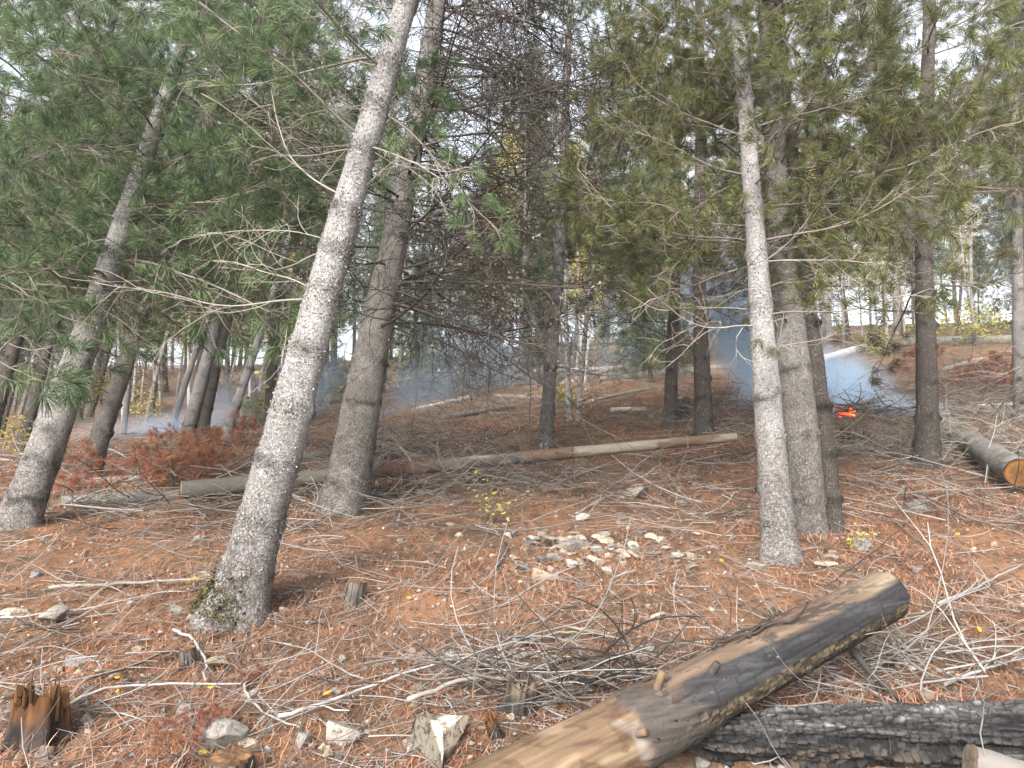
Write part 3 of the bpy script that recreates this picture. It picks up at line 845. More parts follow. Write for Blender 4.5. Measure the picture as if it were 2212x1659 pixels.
# the long trunk lying across the slope: barked lower part, red-brown peeled middle, pale thin end
def long_col(H_, TH):
    f = H_ / H_.max(); g = fbm(H_ * 4, TH * 1.3, 3, 4); up = np.sin(TH + 1.0)
    bark = np.array([.10, .09, .08]); red = np.array([.14, .075, .052]); pale = np.array([.25, .215, .18])
    wpale = sstep(.45, .62, f + (g - .5) * .5)[..., None]
    wred = (sstep(.50, .62, g + .22 * np.sin(f * 23)) * (f > .3))[..., None]
    c = bark * (1 - wpale) + pale * wpale; c = c * (1 - wred * .8) + red * wred * .8
    return c * (.7 + .6 * fbm(H_ * 9, TH * 4, 8, 3)[..., None])
a = P(395, 1062, 6.35); b = P(1588, 944, 7.95)
a.z = gz(a.x, a.y) + .10; 
LL = log("fallen_log", "long fallen trunk across the slope with bare pale thin right end", a, b, .077, .046, 21, M_WOODV, (1, 1), (.5, .4, .26), long_col, rough=1.3, step=.025)
Lm = (b - a).length
for t_, s_ in ((.35, 1), (.62, -1), (.70, 1), (.86, 1), (.90, -1)):
    mb = MB(); r0 = np.random.default_rng(int(t_ * 100)); pts, _ = curve_pts(r0, (0, 0, 0), (s_ * .4, r0.uniform(-1, 1), .1), .28, 5, .2, 0); mb.tube(pts, np.linspace(.009, .003, 6), 5, (.10, .08, .07))
    o = obj("branch_stub", mb.mesh("branch_stub", [M_STICK]), LL); o.location = (0, 0, Lm * t_)
dk = obj("knot_face", disc_mesh(.05, (.55, .38, .14)), LL); dk.location = (0, 0, Lm * .775); dk.rotation_euler = (PI / 2, 0, -PI * .5); dk.location.y = 0
LOGS = [
 ("dark rotten log low on the left below the red dead bough", (135, 1092), (385, 1078), 26, 24, M_LOGBARK, (.15, .12, .10)),
 ("short pale log piece lying left of the red dead bough", (196, 1046), (300, 1036), 17, 13, M_WOODV, (.40, .37, .33)),
 ("dark log under brush between the two big leaning trunks", (610, 992), (935, 972), 17, 15, M_LOGBARK, (.14, .12, .10)),
 ("dark rotten log below the middle of the long fallen trunk", (1080, 1030), (1212, 1064), 22, 17, M_LOGBARK, (.13, .11, .095)),
 ("small birch log half barked, white and orange, lying in front of smoke", (896, 889), (1012, 862), 12, 10, M_WOODV, (.45, .39, .33)),
 ("thin brown log ending at the slender middle trunk", (1070, 858), (1182, 864), 10, 12, M_WOODV, (.25, .19, .15)),
 ("short pale grey log lying right of the two birch stems", (1318, 890), (1396, 888), 12, 13, M_WOODV, (.42, .39, .35)),
 ("brown trunk lying uphill behind the two birch stems", (1215, 832), (1395, 782), 10, 13, M_WOODV, (.28, .20, .14)),
 ("dark fallen trunk near the top of the slope behind the dark trunks", (1295, 822), (1608, 796), 15, 17, M_LOGBARK, (.14, .125, .115)),
 ("thin dark pole lying on the slope behind the dark narrow trunk", (1275, 868), (1400, 842), 7, 8, M_LOGBARK, (.15, .13, .12)),
 ("dark short log with a cut end beside the middle smoke", (1010, 832), (1105, 836), 9, 12, M_LOGBARK, (.12, .10, .09)),
 ("white peeled log above the bonfire in smoke", (1742, 792), (1866, 758), 19, 20, M_WOODV, (.46, .44, .42)),
 ("dark log on the right slope behind the lone dark trunk", (2085, 890), (2225, 896), 18, 20, M_LOGBARK, (.09, .08, .075)),
 ("pale thin pole on the right slope behind the lone dark trunk", (2110, 879), (2200, 876), 8, 9, M_WOODV, (.46, .40, .34)),
 ("grey log lying uphill between the slender middle trunk and the nearest smoke", (955, 905), (1110, 880), 11, 12, M_LOGBARK, (.12, .11, .10)),
 ("broken brown log in the slash right of the pale grey short log", (1405, 905), (1475, 862), 12, 10, M_WOODV, (.22, .165, .12)),
 ("weathered grey pole lying along the crest behind the birch stems", (1120, 806), (1330, 798), 8, 9, M_WOODV, (.30, .28, .25)),
 ("dark brown log pointing downhill left of the right-hand clump", (1560, 880), (1640, 842), 16, 13, M_LOGBARK, (.1, .09, .08)),
 ("pale log in the slash between the lone dark trunk and the right edge", (2040, 800), (2120, 778), 9, 10, M_WOODV, (.3, .26, .22)),
 ("mossy dark log along the top of the right slope", (1870, 748), (2200, 742), 22, 24, M_LOGBARK, (.06, .065, .045)),
]
for i, (lab, p0, p1, w0, w1, mt, cc) in enumerate(LOGS):
    a, b, ra, rb = glog(*p0, *p1, w0, w1)
    log("fallen_log", lab, a, b, ra, rb, 70 + i, mt, (1, 1), (.45, .33, .2) if mt is M_LOGBARK else (.5, .42, .3), depth_wood(np.array(cc) * .6, np.array(cc) * 1.35, i) if mt is M_WOODV else None, sides=18, rough=1.2, step=.05)
# orange-ended log on the right
a, d = G(2010, 915); b = P(2203, 1022, 6.55)
a.z += .08; b.z = max(b.z, gz(b.x, b.y) + .1)
log("fallen_log", "mossy grey log with a fresh orange sawn end at the right edge", a, b, .095, .125, 91, M_LOGBARK, (0, 1), (.16, .075, .02), None, rough=1.3, sides=28)

# ------------------------------------------------------------------ the half burnt log in front
def cells(u, v, seed):
    """distance between the two nearest jittered cell points: small on the cracks"""
    iu = np.floor(u).astype(np.int64); iv = np.floor(v).astype(np.int64)
    f1 = np.full(u.shape, 9.); f2 = np.full(u.shape, 9.); idv = np.zeros(u.shape)
    for a_ in (-1, 0, 1):
        for b_ in (-1, 0, 1):
            x = iu + a_; y = iv + b_
            dx = x + .5 + .8 * (_hash(x, y, seed) - .5) - u; dy = y + .5 + .8 * (_hash(x, y, seed + 9) - .5) - v
            dd = np.maximum(np.abs(dx), np.abs(dy)) * .7 + .3 * np.sqrt(dx * dx + dy * dy)
            cl = dd < f1
            f2 = np.where(cl, f1, np.minimum(f2, dd)); idv = np.where(cl, _hash(x, y, seed + 21), idv); f1 = np.where(cl, dd, f1)
    return f2 - f1, idv

def burnt_log():
    a = P(1095, 1722, 2.32); b = P(1932, 1278, 3.12)
    ax = (b - a); L = ax.length; ax.normalize()
    r0_, r1_ = .128, .098
    sides, n = 128, 620
    h = np.linspace(-.42, L, n); th = np.arange(sides) * 2 * PI / sides
    TH, H_ = np.meshgrid(th, h); f = H_ / L
    TH = PI - TH                       # angle 0 = the side toward the road, PI/2 = top
    R = r0_ + (r1_ - r0_) * f; R0 = R.copy()
    cx, sx = np.cos(TH), np.sin(TH)
    n1 = fbm(cx * 1.2 + 4, H_ * 2.5 + sx * 1.2, 3, 3); n2 = fbm(cx * 4 + 8, H_ * 9 + sx * 4, 5, 4); n3 = fbm(cx * 14 + 8, H_ * 30 + sx * 14, 15, 3)
    ang = np.degrees(np.angle(np.exp(1j * (TH - PI / 2))))        # 0 = top of the log, + = away, - = toward the camera ... (sin up)
    # zone weights. toward camera side = cos>0
    side = -sx                                                         # -1 top, +1 underside
    jit = (n1 - .5) * .9 + (n2 - .5) * .45
    char = sstep(-.80, -.60, side + jit * .6 + .25 * (cx - .3)) * sstep(.30, .40, f + (n2 - .5) * .12)   # black band
    low = sstep(.02, .2, side + jit * .3) * sstep(.27, .36, f)                          # alligatored, half-burnt underside
    barkz = sstep(.235, .26, f + (n2 - .5) * .07) * sstep(.385, .35, f + (n2 - .5) * .10 + .05 * sx)
    tip = sstep(.80, .95, f)
    ck, idc = cells(H_ / .030 + 40, TH * R / .0165, 4)
    ck2, id2 = cells(H_ / .085 + 40, TH * R / .030, 14)
    crack = np.clip(1 - ck / .16, 0, 1); crack2 = np.clip(1 - ck2 / .10, 0, 1)
    grain = fbm(H_ * 3.0, TH * R * 130, 41, 3)
    long_crack = sstep(.62, .72, fbm(H_ * 1.6 + 7, TH * R * 42, 51, 2))
    disp = -.004 * crack * low - .0022 * crack2 * char * (1 - low) - .003 * long_crack * np.maximum(char, .15) + .004 * (n1 - .5) + .0016 * (grain - .5)
    disp += barkz * (.007 + .008 * (n3 - .3) + .004 * (n2 - .4)) + low * (-.004 + .003 * idc)
    for (hf, th0, am) in ((.80, -.25, .006), (.66, -.75, .006), (.45, -.3, .007), (.52, .9, .006)):
        dth = np.angle(np.exp(1j * (TH - th0)))
        disp += am * np.exp(-((H_ - hf * L) / .02) ** 2 - (dth * R / .018) ** 2)
    # rounded right end
    e = np.clip((L - H_) / .045, 0, 1); R = (R + disp) * np.sqrt(np.clip(1 - (1 - e) ** 2, 0, 1) * .93 + .07 * e)
    e0 = 1
    V = np.stack([-R * cx, R * sx, H_ + 0 * R], -1)
    mix = lambda A, B, w: A * (1 - w[..., None]) + B * w[..., None]
    K = lambda *c: np.array(c, float)
    wood = mix(np.broadcast_to(K(.150, .096, .062), V.shape), K(.095, .052, .034), sstep(.46, .62, n2))
    wood = mix(wood, K(.22, .155, .105), sstep(.55, .72, fbm(H_ * 5 + 3, TH * 2.2, 61, 3)))
    wood = mix(wood, K(.085, .05, .03), sstep(.60, .66, fbm(H_ * 16, TH * 2.6 + H_ * 6, 63, 3)) * .65)
    wood = wood * (.6 + .8 * grain)[..., None]
    smear = sstep(.56, .66, fbm(H_ * 9 + 2, TH * .9 + 3, 71, 3)) * sstep(.12, .16, f) * sstep(.27, .24, f)
    wood = mix(wood, K(.27, .255, .245), smear * .5)
    tan = K(.13, .088, .064) * (.6 + .8 * n2)[..., None]
    topc = mix(wood, tan, sstep(.3, .4, f)); topc = mix(topc, K(.20, .152, .108) * (.6 + .7 * n2)[..., None], tip)
    topc = mix(topc, K(.035, .029, .026), sstep(.50, .60, n2 * .55 + n3 * .45) * sstep(.34, .4, f) * (1 - tip * .5) * .85)
    topc = topc * (.55 + .9 * fbm(H_ * 4, TH * R0 * 60, 47, 3))[..., None]
    blk = K(.022, .0215, .023) * (.55 + 1.1 * grain)[..., None]
    blk = mix(blk, K(.058, .058, .062), sstep(.52, .75, n2) * .7)
    blk = mix(blk, K(.012, .012, .012), np.maximum(crack2 * .8, long_crack))
    blk = mix(blk, K(.28, .27, .26), sstep(.70, .74, n3) * sstep(.55, .7, n1) * .8)
    lowc = mix(np.broadcast_to(K(.088, .064, .043), V.shape) * (.4 + 1.0 * idc)[..., None], K(.17, .13, .085), sstep(.72, .9, idc) * sstep(.45, .6, n1) * .8)
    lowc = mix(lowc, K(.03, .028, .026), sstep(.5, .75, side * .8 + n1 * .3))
    lowc = mix(lowc, K(.010, .009, .008), crack)
    c = mix(topc, blk, char); c = mix(c, lowc, low)
    bc = K(.055, .047, .042) * (.45 + 1.2 * n3)[..., None]
    c = mix(c, bc, barkz * .95)
    i = np.arange(n - 1)[:, None] * sides; j = np.arange(sides)[None]; j2 = (j + 1) % sides
    Q = np.stack([i + j, i + j2, i + sides + j2, i + sides + j], -1).reshape(-1, 4)
    mb = MB(); mb.add(V.reshape(-1, 3), Q, np.clip(c, 0, 1).reshape(-1, 3))
    ring = (n - 1) * sides + np.arange(sides); ring0 = np.arange(sides)[::-1]
    for rg in (ring, ring0): 
        mb.F.setdefault(sides, []).append(rg[None]); mb.M.setdefault(sides, []).append(np.zeros(1, np.int32))
    root = empty("burnt_log", a); tag(root, "large half burnt log propped up at lower right, orange wood and black char", 'log')
    zx = ax; up = Vector((0, 0, 1)); X = up.cross(zx) * -1; X = (zx.cross(up)).normalized()      # X : to the right of travel = toward the camera
    Yv = zx.cross(X).normalized()
    if Yv.z < 0: X = -X; Yv = -Yv
    root.rotation_mode = 'QUATERNION'
    root.rotation_quaternion = Matrix((X, Yv, zx)).transposed().to_quaternion()
    obj("log_body", mb.mesh("log_body", [M_CHAR]), root)
    def at(hf, t_, r): return Vector((-r * math.cos(t_), r * math.sin(t_), hf * L))
    # bark flakes peeling, knots, stubs
    r0 = np.random.default_rng(12)
    fl = MB()
    for k in range(46):
        hf = .31 + r0.normal(0, .03); t_ = r0.uniform(-.9, 2.2); R_ = (r0_ + (r1_ - r0_) * hf) + .004; s = r0.uniform(.006, .019)
        cen_ = np.array(at(hf, t_, R_)); T_ = np.array([math.sin(t_), math.cos(t_), 0]); N_ = np.array([-math.cos(t_), math.sin(t_), 0]); Z_ = np.array([0, 0, 1.])
        q = []
        for (a_, b_, c_) in ((-1, -1, .0), (1, -.8, .3), (1.1, 1, .9), (-.8, 1.1, .35), (0, .1, .25)):
            q.append(cen_ + T_ * a_ * s * .7 * r0.uniform(.7, 1.2) + Z_ * b_ * s * r0.uniform(.7, 1.2) + N_ * c_ * s * r0.uniform(.2, .9))
        fl.add(q, [[0, 1, 4], [1, 2, 4], [2, 3, 4], [3, 0, 4]], np.array([.06, .052, .046]) * r0.uniform(.3, 1.6))
    fb = obj("bark_flake", fl.mesh("bark_flake", [M_CHAR], False), root); fb['kind'] = 'stuff'
    for hf, t_, l, cc in ((.315, 1.15, .065, (.13, .085, .05)), (.235, .35, .03, (.15, .105, .07)), (.435, .9, .035, (.05, .045, .04))):
        m = MB(); d = np.array([-math.cos(t_), math.sin(t_), .35]); R_ = r0_ + (r1_ - r0_) * hf
        p0 = np.array(at(hf, t_, R_ - .02)); m.tube([p0, p0 + d * (l * .6 + .02), p0 + d * (l + .02)], [.016, .013, .012], 9, np.array([(.16, .13, .11), cc, cc]))
        obj("branch_stub", m.mesh("branch_stub", [M_STICK]), root)
    # scorched twig and needles lying along its top
    for k, (h0, t0, h1) in enumerate(((.48, 1.5, .70), (.56, 1.3, .74), (.50, 1.75, .66))):
        m = MB(); nn = 12; fr = np.linspace(0, 1, nn); hh = h0 + (h1 - h0) * fr
        pts = [np.array(at(x, t0 + .18 * math.sin(k * 3 + x * 40), (r0_ + (r1_ - r0_) * x) + .008 + .012 * abs(math.sin(x * 60 + k)))) for x in hh]
        m.tube(pts, np.linspace(.007, .003, nn), 5, (.04, .033, .03))
        tw = obj("fallen_twig", m.mesh("fallen_twig", [M_STICK])); tw.matrix_world = Matrix.Translation(a) @ root.rotation_quaternion.to_matrix().to_4x4()
        tag(tw, "blackened twig lying along the top of the burnt log", 'twig', 'scorched twigs on the burnt log')
    return a, b
LA, LB = burnt_log()
# charred prop branch under its free end
m = MB(); p0 = P(1822, 1378, 3.05); p1 = P(1958, 1518, 2.92); p1.z = gz(p1.x, p1.y) + .0
pm = (p0 + p1) / 2 + Vector((-.012, 0, -.012)); m.tube([p0, p0.lerp(pm, .5) + Vector((-.004, 0, .004)), pm, pm.lerp(p1, .5), p1], [.016, .014, .012, .010, .008], 8, (.045, .042, .04))
tag(obj("prop_branch", m.mesh("prop_branch", [M_CHAR])), "black scorched branch propping the free end of the burnt log", 'branch')

def charred_log():
    a = P(1470, 1592, 2.70); b = P(2420, 1575, 2.66)
    L = (b - a).length; ax = (b - a).normalized()
    sides, n = 120, 640
    h = np.linspace(0, L, n); th = np.arange(sides) * 2 * PI / sides
    TH, H_ = np.meshgrid(th, h); f = H_ / L
    cx, sx = np.cos(TH), np.sin(TH)
    R = .082 + .03 * sstep(0, .5, f)
    n1 = fbm(cx * 1.5 + 4, H_ * 2.6 + sx * 1.5, 83, 3); n2 = fbm(cx * 5 + 8, H_ * 6 + sx * 5, 85, 4); n3 = fbm(cx * 16, H_ * 25 + sx * 16, 86, 3)
    ridge = np.abs(fbm(H_ * 2.2, TH * R * 34, 87, 3) - .5) * 2
    ck, idc = cells(H_ / .034 + 10, TH * R / .019 + .6 * n1, 88)
    ck2, idc2 = cells(H_ / .017 + 10, TH * R / .011, 89)
    crack = np.clip(1 - ck / .17, 0, 1)
    R = R * (1 + .75 * (n1 - .5)) + .055 * (n2 - .5) + .022 * (ridge - .3) + .010 * (idc - .5) - .011 * crack + .003 * (n3 - .5)
    e = np.clip(H_ / .16, 0, 1); R = R * (.25 + .75 * np.sqrt(e))
    V = np.stack([R * cx, R * sx * .85, H_], -1)
    K = lambda *c: np.array(c, float); mix = lambda A, B, w: A * (1 - w[..., None]) + B * w[..., None]
    c = np.broadcast_to(K(.020, .0195, .020), V.shape) * (.4 + 1.3 * idc)[..., None]
    c = mix(c, K(.068, .066, .065) * np.ones(V.shape) * (.5 + .9 * n3)[..., None], sstep(.45, .62, n2 * .6 + n3 * .4 + .10 * sx) * .85)
    c = mix(c, K(.19, .18, .17) * np.ones(V.shape), sstep(.66, .76, n3 * .6 + n2 * .4 + .06 * sx))
    c = mix(c, K(.085, .06, .04) * np.ones(V.shape), sstep(.58, .7, n1 * .6 + idc * .4) * sstep(.2, -.4, sx) * .5)
    c = mix(c, K(.008, .008, .008) * np.ones(V.shape), np.maximum(crack * .9, sstep(.12, .02, ridge)))
    i = np.arange(n - 1)[:, None] * sides; j = np.arange(sides)[None]; j2 = (j + 1) % sides
    Q = np.stack([i + j, i + j2, i + sides + j2, i + sides + j], -1).reshape(-1, 4)
    mb = MB(); mb.add(V.reshape(-1, 3), Q, np.clip(c, 0, 1).reshape(-1, 3))
    mb.F.setdefault(sides, []).append(np.arange(sides)[::-1][None]); mb.M.setdefault(sides, []).append(np.zeros(1, np.int32))
    X = ax.cross(Vector((0, 0, 1))).normalized(); Yv = ax.cross(X).normalized()
    if Yv.z < 0: X = -X; Yv = -Yv
    o = obj("charred_log", mb.mesh("charred_log", [M_CHAR]))
    o.location = a; o.rotation_mode = 'QUATERNION'; o.rotation_quaternion = Matrix((X, Yv, ax)).transposed().to_quaternion()
    tag(o, "flat black charred log with silvery cracked surface under the burnt log", 'log')
charred_log()
# pale split piece in the bottom right corner
a, d = G(2102, 1640); b = P(2300, 1700, d * .97)
log("split_wood", "pale weathered wood piece in the bottom right corner", P(2098, 1643, 2.36), P(2300, 1705, 2.30), .05, .055, 95, M_WOODV, (1, 0), (.2, .165, .13), depth_wood((.12, .115, .11), (.22, .2, .178), 5), rough=2.2, cat='wood', sides=7)

# ------------------------------------------------------------------ stumps
def stump(label, px, py, wpx, hpx, kind, seed, tilt=(0, 0)):
    p, d = G(px, py); r = wpx * d / F / 2; H = hpx * d / F
    r0 = np.random.default_rng(seed); sides, n = 40, 26
    h = np.linspace(-.08, H, n); th = np.arange(sides) * 2 * PI / sides; TH, H_ = np.meshgrid(th, h)
    jag = {'rotten': .6, 'cut': .03, 'char': .55}[kind]
    topv = 1 - jag * (.6 * vnoise(np.cos(th) * 2.6 + seed, np.sin(th) * 2.6 + 9, seed) + .4 * vnoise(np.cos(th) * 7 + seed, np.sin(th) * 7 + 9, seed + 1)) - .22 * jag * r0.random(sides)
    hh = np.where(H_ > 0, H_ * topv[None], H_)
    R = r * (1 + .45 * np.exp(-np.clip(hh, 0, 9) / (.25 * H)) * (.5 + .5 * np.cos(TH * 5 + seed)) ) + r * .16 * (fbm(np.cos(TH) * 3 + seed, hh * 14 + np.sin(TH) * 3, seed, 3) - .5)
    R = R + r * .14 * (vnoise(np.cos(TH) * 9, np.sin(TH) * 9 + hh * 3, seed + 2) - .5)
    V = np.stack([R * np.cos(TH), R * np.sin(TH), hh], -1)
    low = {'rotten': (.045, .034, .028), 'cut': (.075, .068, .062), 'char': (.03, .028, .026)}[kind]
    hi = {'rotten': (.115, .056, .02), 'cut': (.10, .09, .082), 'char': (.10, .075, .055)}[kind]
    g = sstep(.40, .75, H_ / H + .5 * (fbm(np.cos(TH) * 2, H_ * 16 + np.sin(TH) * 2, seed + 4, 3) - .5))[..., None]
    C = (np.array(low) * (1 - g) + np.array(hi) * g) * (.05 + 2.6 * np.clip(fbm(np.cos(TH) * 17 + 3, np.sin(TH) * 17 + H_ * 5, seed + 5, 4) - .22, 0, 1))[..., None]
    i = np.arange(n - 1)[:, None] * sides; j = np.arange(sides)[None]; j2 = (j + 1) % sides
    Q = np.stack([i + j, i + j2, i + sides + j2, i + sides + j], -1).reshape(-1, 4)
    root = empty("tree_stump", (p.x, p.y, gz(p.x, p.y) - .01)); root.rotation_euler = (tilt[0], tilt[1], 0); tag(root, label, 'stump')
    mb = MB(); mb.add(V.reshape(-1, 3), Q, C.reshape(-1, 3)); obj("bark", mb.mesh("bark", [M_WOODV]), root)
    if kind == 'cut':
        f = obj("cut_face", disc_mesh(r * 1.0, (.19, .105, .053), seed=seed, sides=30, chip=.16), root); f.location = (0, 0, H * .955)
    else:   # hollow inside, splintered
        mb = MB(); Vi = np.stack([R * .72 * np.cos(TH), R * .72 * np.sin(TH), hh * .96], -1)[n // 3:]
        k = len(Vi); i = np.arange(k - 1)[:, None] * sides; Q = np.stack([i + j, i + j2, i + sides + j2, i + sides + j], -1).reshape(-1, 4)[:, ::-1]
        mb.add(Vi.reshape(-1, 3), Q, C[n // 3:].reshape(-1, 3) * .7)
        top = (n - 1) * sides
        a_ = V[-1]; b_ = Vi[-1]; mb.add(np.concatenate([a_, b_]), np.stack([np.arange(sides), (np.arange(sides) + 1) % sides, sides + (np.arange(sides) + 1) % sides, sides + np.arange(sides)], -1), np.concatenate([C[-1], C[-1] * .8]))
        obj("heartwood", mb.mesh("heartwood", [M_WOODV]), root)
        for s in range(26):
            mb = MB(); t_ = r0.uniform(0, 2 * PI); q = r * r0.uniform(.3, .95); z0 = H * .3; z1 = H * r0.uniform(.6, 1.08)
            w = r * r0.uniform(.03, .10)
            mb.tube([(q * math.cos(t_), q * math.sin(t_), z0), (q * math.cos(t_) * 1.03, q * math.sin(t_) * 1.03, (z0 + z1) / 2), (q * math.cos(t_) * 1.02, q * math.sin(t_) * 1.05, z1)], [w, w * .8, w * .15], 4, np.array(hi) * r0.uniform(.5, 1.4))
            obj("splinter", mb.mesh("splinter", [M_WOODV], False), root)
    return root
stump("rotten orange and black stump near the bottom left corner", 82, 1590, 105, 140, 'rotten', 5)
stump("sawn stump with a pale orange top at the bottom edge", 496, 1705, 92, 74, 'cut', 6, (.06, .02))
stump("small grey broken stump right of the nearest trunk's foot", 765, 1302, 40, 48, 'cut', 7, (0, .15))
stump("blackened jagged root stump above the burnt log's lower end", 1118, 1528, 66, 88, 'char', 8, (0, .2))
stump("charred stump below the bonfire on the right", 1846, 955, 56, 52, 'char', 9)
stump("small knobbly stub carrying a pale forked stick", 408, 1440, 34, 42, 'cut', 10, (.1, -.1))
stump("pale broken root piece beside the blackened stump", 1072, 1585, 26, 66, 'rotten', 11, (.1, -.35))
stump("dark upturned stump behind the straight grey-brown trunk", 1478, 905, 40, 50, 'char', 12)

# ------------------------------------------------------------------ needle litter, twigs, cones, leaves
def scatter(n, dmin, dmax, wide=.82, seed=1, power=1.0):
    r0 = np.random.default_rng(seed)
    d = dmin * (dmax / dmin) ** (r0.random(n) ** power); x = r0.uniform(-wide, wide, n) * d
    return x, d * 1.0, r0

def needle_litter():
    n = 430000
    x, y, r0 = scatter(n, 2.05, 17, .80, 4)
    pm = pit_mask(x, y); dens = fbm(x * 1.7 + 2, y * 1.7, 91, 4)
    keep = (r0.random(n) < np.clip(.30 + 2.6 * (dens - .40), .02, 1)) & (pm < .35)
    x, y = x[keep], y[keep]; n = len(x)
    z = ground(x, y) + .022 * (fbm(x * 26, y * 26, 77, 2) - .5) * (y < 14) + r0.exponential(.011, n)
    ya = r0.uniform(0, 2 * PI, n); pi_ = r0.normal(0, .34, n)
    D = np.stack([np.cos(ya) * np.cos(pi_), np.sin(ya) * np.cos(pi_), np.sin(pi_) + .2 * np.sin(ya)], -1)
    L = r0.uniform(.05, .10, n)[:, None] * (1 + .05 * np.clip(y - 5, 0, 10))[:, None]; w = (.0016 + .00035 * np.clip(y - 3, 0, 12))[:, None]
    O = np.stack([x, y, z], -1); sd = np.cross(D, np.array([[0, 0, 1.]])) ; sd /= np.linalg.norm(sd, axis=1)[:, None]
    bw = r0.normal(0, .12, n)[:, None] * sd * L
    V = np.stack([O - D * L / 2, O + sd * w + bw, O + D * L / 2, O - sd * w + bw], 1).reshape(-1, 3)
    g = r0.random(n)[:, None]
    C = np.where(g < .55, [[.43, .215, .118]], np.where(g < .68, [[.32, .145, .078]], np.where(g < .86, [[.45, .30, .20]], [[.28, .215, .16]])))
    C = C * r0.uniform(.35, 1.35, n)[:, None]
    duff = sstep(.42, .60, fbm(x * .9 + 5, y * .9 + 5, 93, 3))[:, None] * .5
    C = C * (1 - duff) + np.array([.20, .13, .085]) * duff
    mb = MB(); mb.add(V, np.arange(n * 4).reshape(-1, 4), np.repeat(C, 4, 0))
    tag(obj("needle_litter", mb.mesh("needle_litter", [M_LITTER], False)), "carpet of fallen orange pine needles", 'needles', kind='stuff')
needle_litter()

def stick_mesh(seed, L, r, fork=True, col=(.46, .42, .38), wig=.10):
    r0 = np.random.default_rng(seed); mb = MB()
    pts, _ = curve_pts(r0, (-L / 2, 0, 0), (1, 0, 0), L, 10, wig, 0); pts[:, 2] *= .35
    mb.tube(pts, np.linspace(r, r * .45, 11), 6, np.array(col) * r0.uniform(.8, 1.2))
    if fork:
        for k in range(r0.integers(1, 4)):
            i = r0.integers(2, 8); fw = pts[i + 1] - pts[i]; fw /= np.linalg.norm(fw)
            p2, _ = curve_pts(r0, pts[i], fw + np.array([0, r0.choice([-1, 1]) * r0.uniform(.5, 1), r0.uniform(-.05, .25)]), L * r0.uniform(.2, .45), 6, wig * 1.5, -.02)
            mb.tube(p2, np.linspace(r * .55, r * .3, 7), 5, np.array(col) * r0.uniform(.8, 1.2))
    return mb.mesh("fallen_twig", [M_STICK])
TW = [stick_mesh(i, .7, random.uniform(.0022, .0045), True, random.choice([(.22, .20, .185), (.18, .16, .145), (.25, .235, .22), (.11, .085, .068), (.13, .11, .095)])) for i in range(22)]
def lay(o, x, y, yaw, s, lift=.012):
    nn = gnormal(x, y); o.rotation_mode = 'QUATERNION'
    o.rotation_quaternion = Vector((0, 0, 1)).rotation_difference(nn) @ Euler((random.uniform(-.6, .6), random.gauss(0, .07), yaw)).to_quaternion()
    o.location = (x, y, gz(x, y) + lift); o.scale = (s, s, s)
tx, ty, r0 = scatter(290, 2.15, 8.5, .78, 8)
for i in range(len(tx)):
    if pit_mask(tx[i], ty[i]) > .4: continue
    o = obj("fallen_twig", TW[i % len(TW)])
    lay(o, float(tx[i]), float(ty[i]), float(r0.uniform(0, 6.28)), float(r0.uniform(.35, 1.25)), .012 + .01 * random.random())
    tag(o, "bare grey twig lying loose on the orange needles", 'twig', 'bare twigs strewn over the needle carpet')
def stick(label, pts_px, r, col=(.55, .51, .47), lift=.02, forks=0, name="fallen_branch"):
    ps = []
    for k, (px, py) in enumerate(pts_px):
        p, d = G(px, py); p.z = gz(p.x, p.y) + lift + r; ps.append(p)
    ps = np.array(ps); t = np.linspace(0, len(ps) - 1, 14); q = np.stack([np.interp(t, np.arange(len(ps)), ps[:, c]) for c in range(3)], -1)
    rr = np.random.default_rng(len(label)); q[1:-1] = (q[:-2] + q[1:-1] * 2 + q[2:]) / 4 + rr.normal(0, .004, (12, 3))
    col = tuple(np.array(col) * .44); m = MB(); m.tube(q, np.linspace(r, r * .5, 14), 7, col)
    for k in range(forks):
        i = rr.integers(3, 11); fw = q[i + 1] - q[i]; fw /= np.linalg.norm(fw)
        p2, _ = curve_pts(rr, q[i], fw + rr.normal(0, .6, 3) * (1, 1, .3), rr.uniform(.12, .3), 6, .12, -.01); m.tube(p2, np.linspace(r * .5, r * .25, 7), 5, col)
    tag(obj(name, m.mesh(name, [M_STICK])), label, 'branch')
stick("long straight pale stick left of the nearest trunk's foot", [(105, 1283), (270, 1271), (445, 1263)], .011, (.46, .41, .36), forks=1)
stick("thin white stick running from left under the nearest trunk", [(0, 1345), (200, 1325), (330, 1290), (420, 1285)], .005, (.62, .59, .56))
stick("pale forked stick arching over the small knobbly stub", [(372, 1378), (420, 1402), (445, 1450), (442, 1490)], .008, (.70, .68, .66), .03, 2)
stick("long brown stick below the white rounded rock", [(180, 1485), (290, 1450), (420, 1400), (520, 1365)], .009, (.30, .21, .15))
stick("long white arching stick above the sawn stump", [(60, 1600), (180, 1520), (300, 1495), (520, 1498)], .007, (.68, .66, .64), .03, 2)
stick("white stick with side twigs right of the red needle clumps", [(600, 1570), (720, 1535), (830, 1490), (980, 1440)], .008, (.70, .68, .66), .03, 3)
stick("bent white twig standing out at the bottom left", [(535, 1478), (528, 1520), (560, 1560), (640, 1590)], .006, (.70, .68, .66), .03)
stick("arched pale stick above the blackened stump", [(1090, 1420), (1200, 1385), (1310, 1382)], .007, (.58, .50, .42), .03)
stick("brown arched stick running down to the burnt log", [(1225, 1372), (1300, 1385), (1380, 1420), (1440, 1445)], .008, (.44, .35, .27), .03)
stick("curled pale stick right of the rock cluster", [(1375, 1245), (1320, 1262), (1318, 1290), (1345, 1312)], .007, (.58, .5, .43), .03)
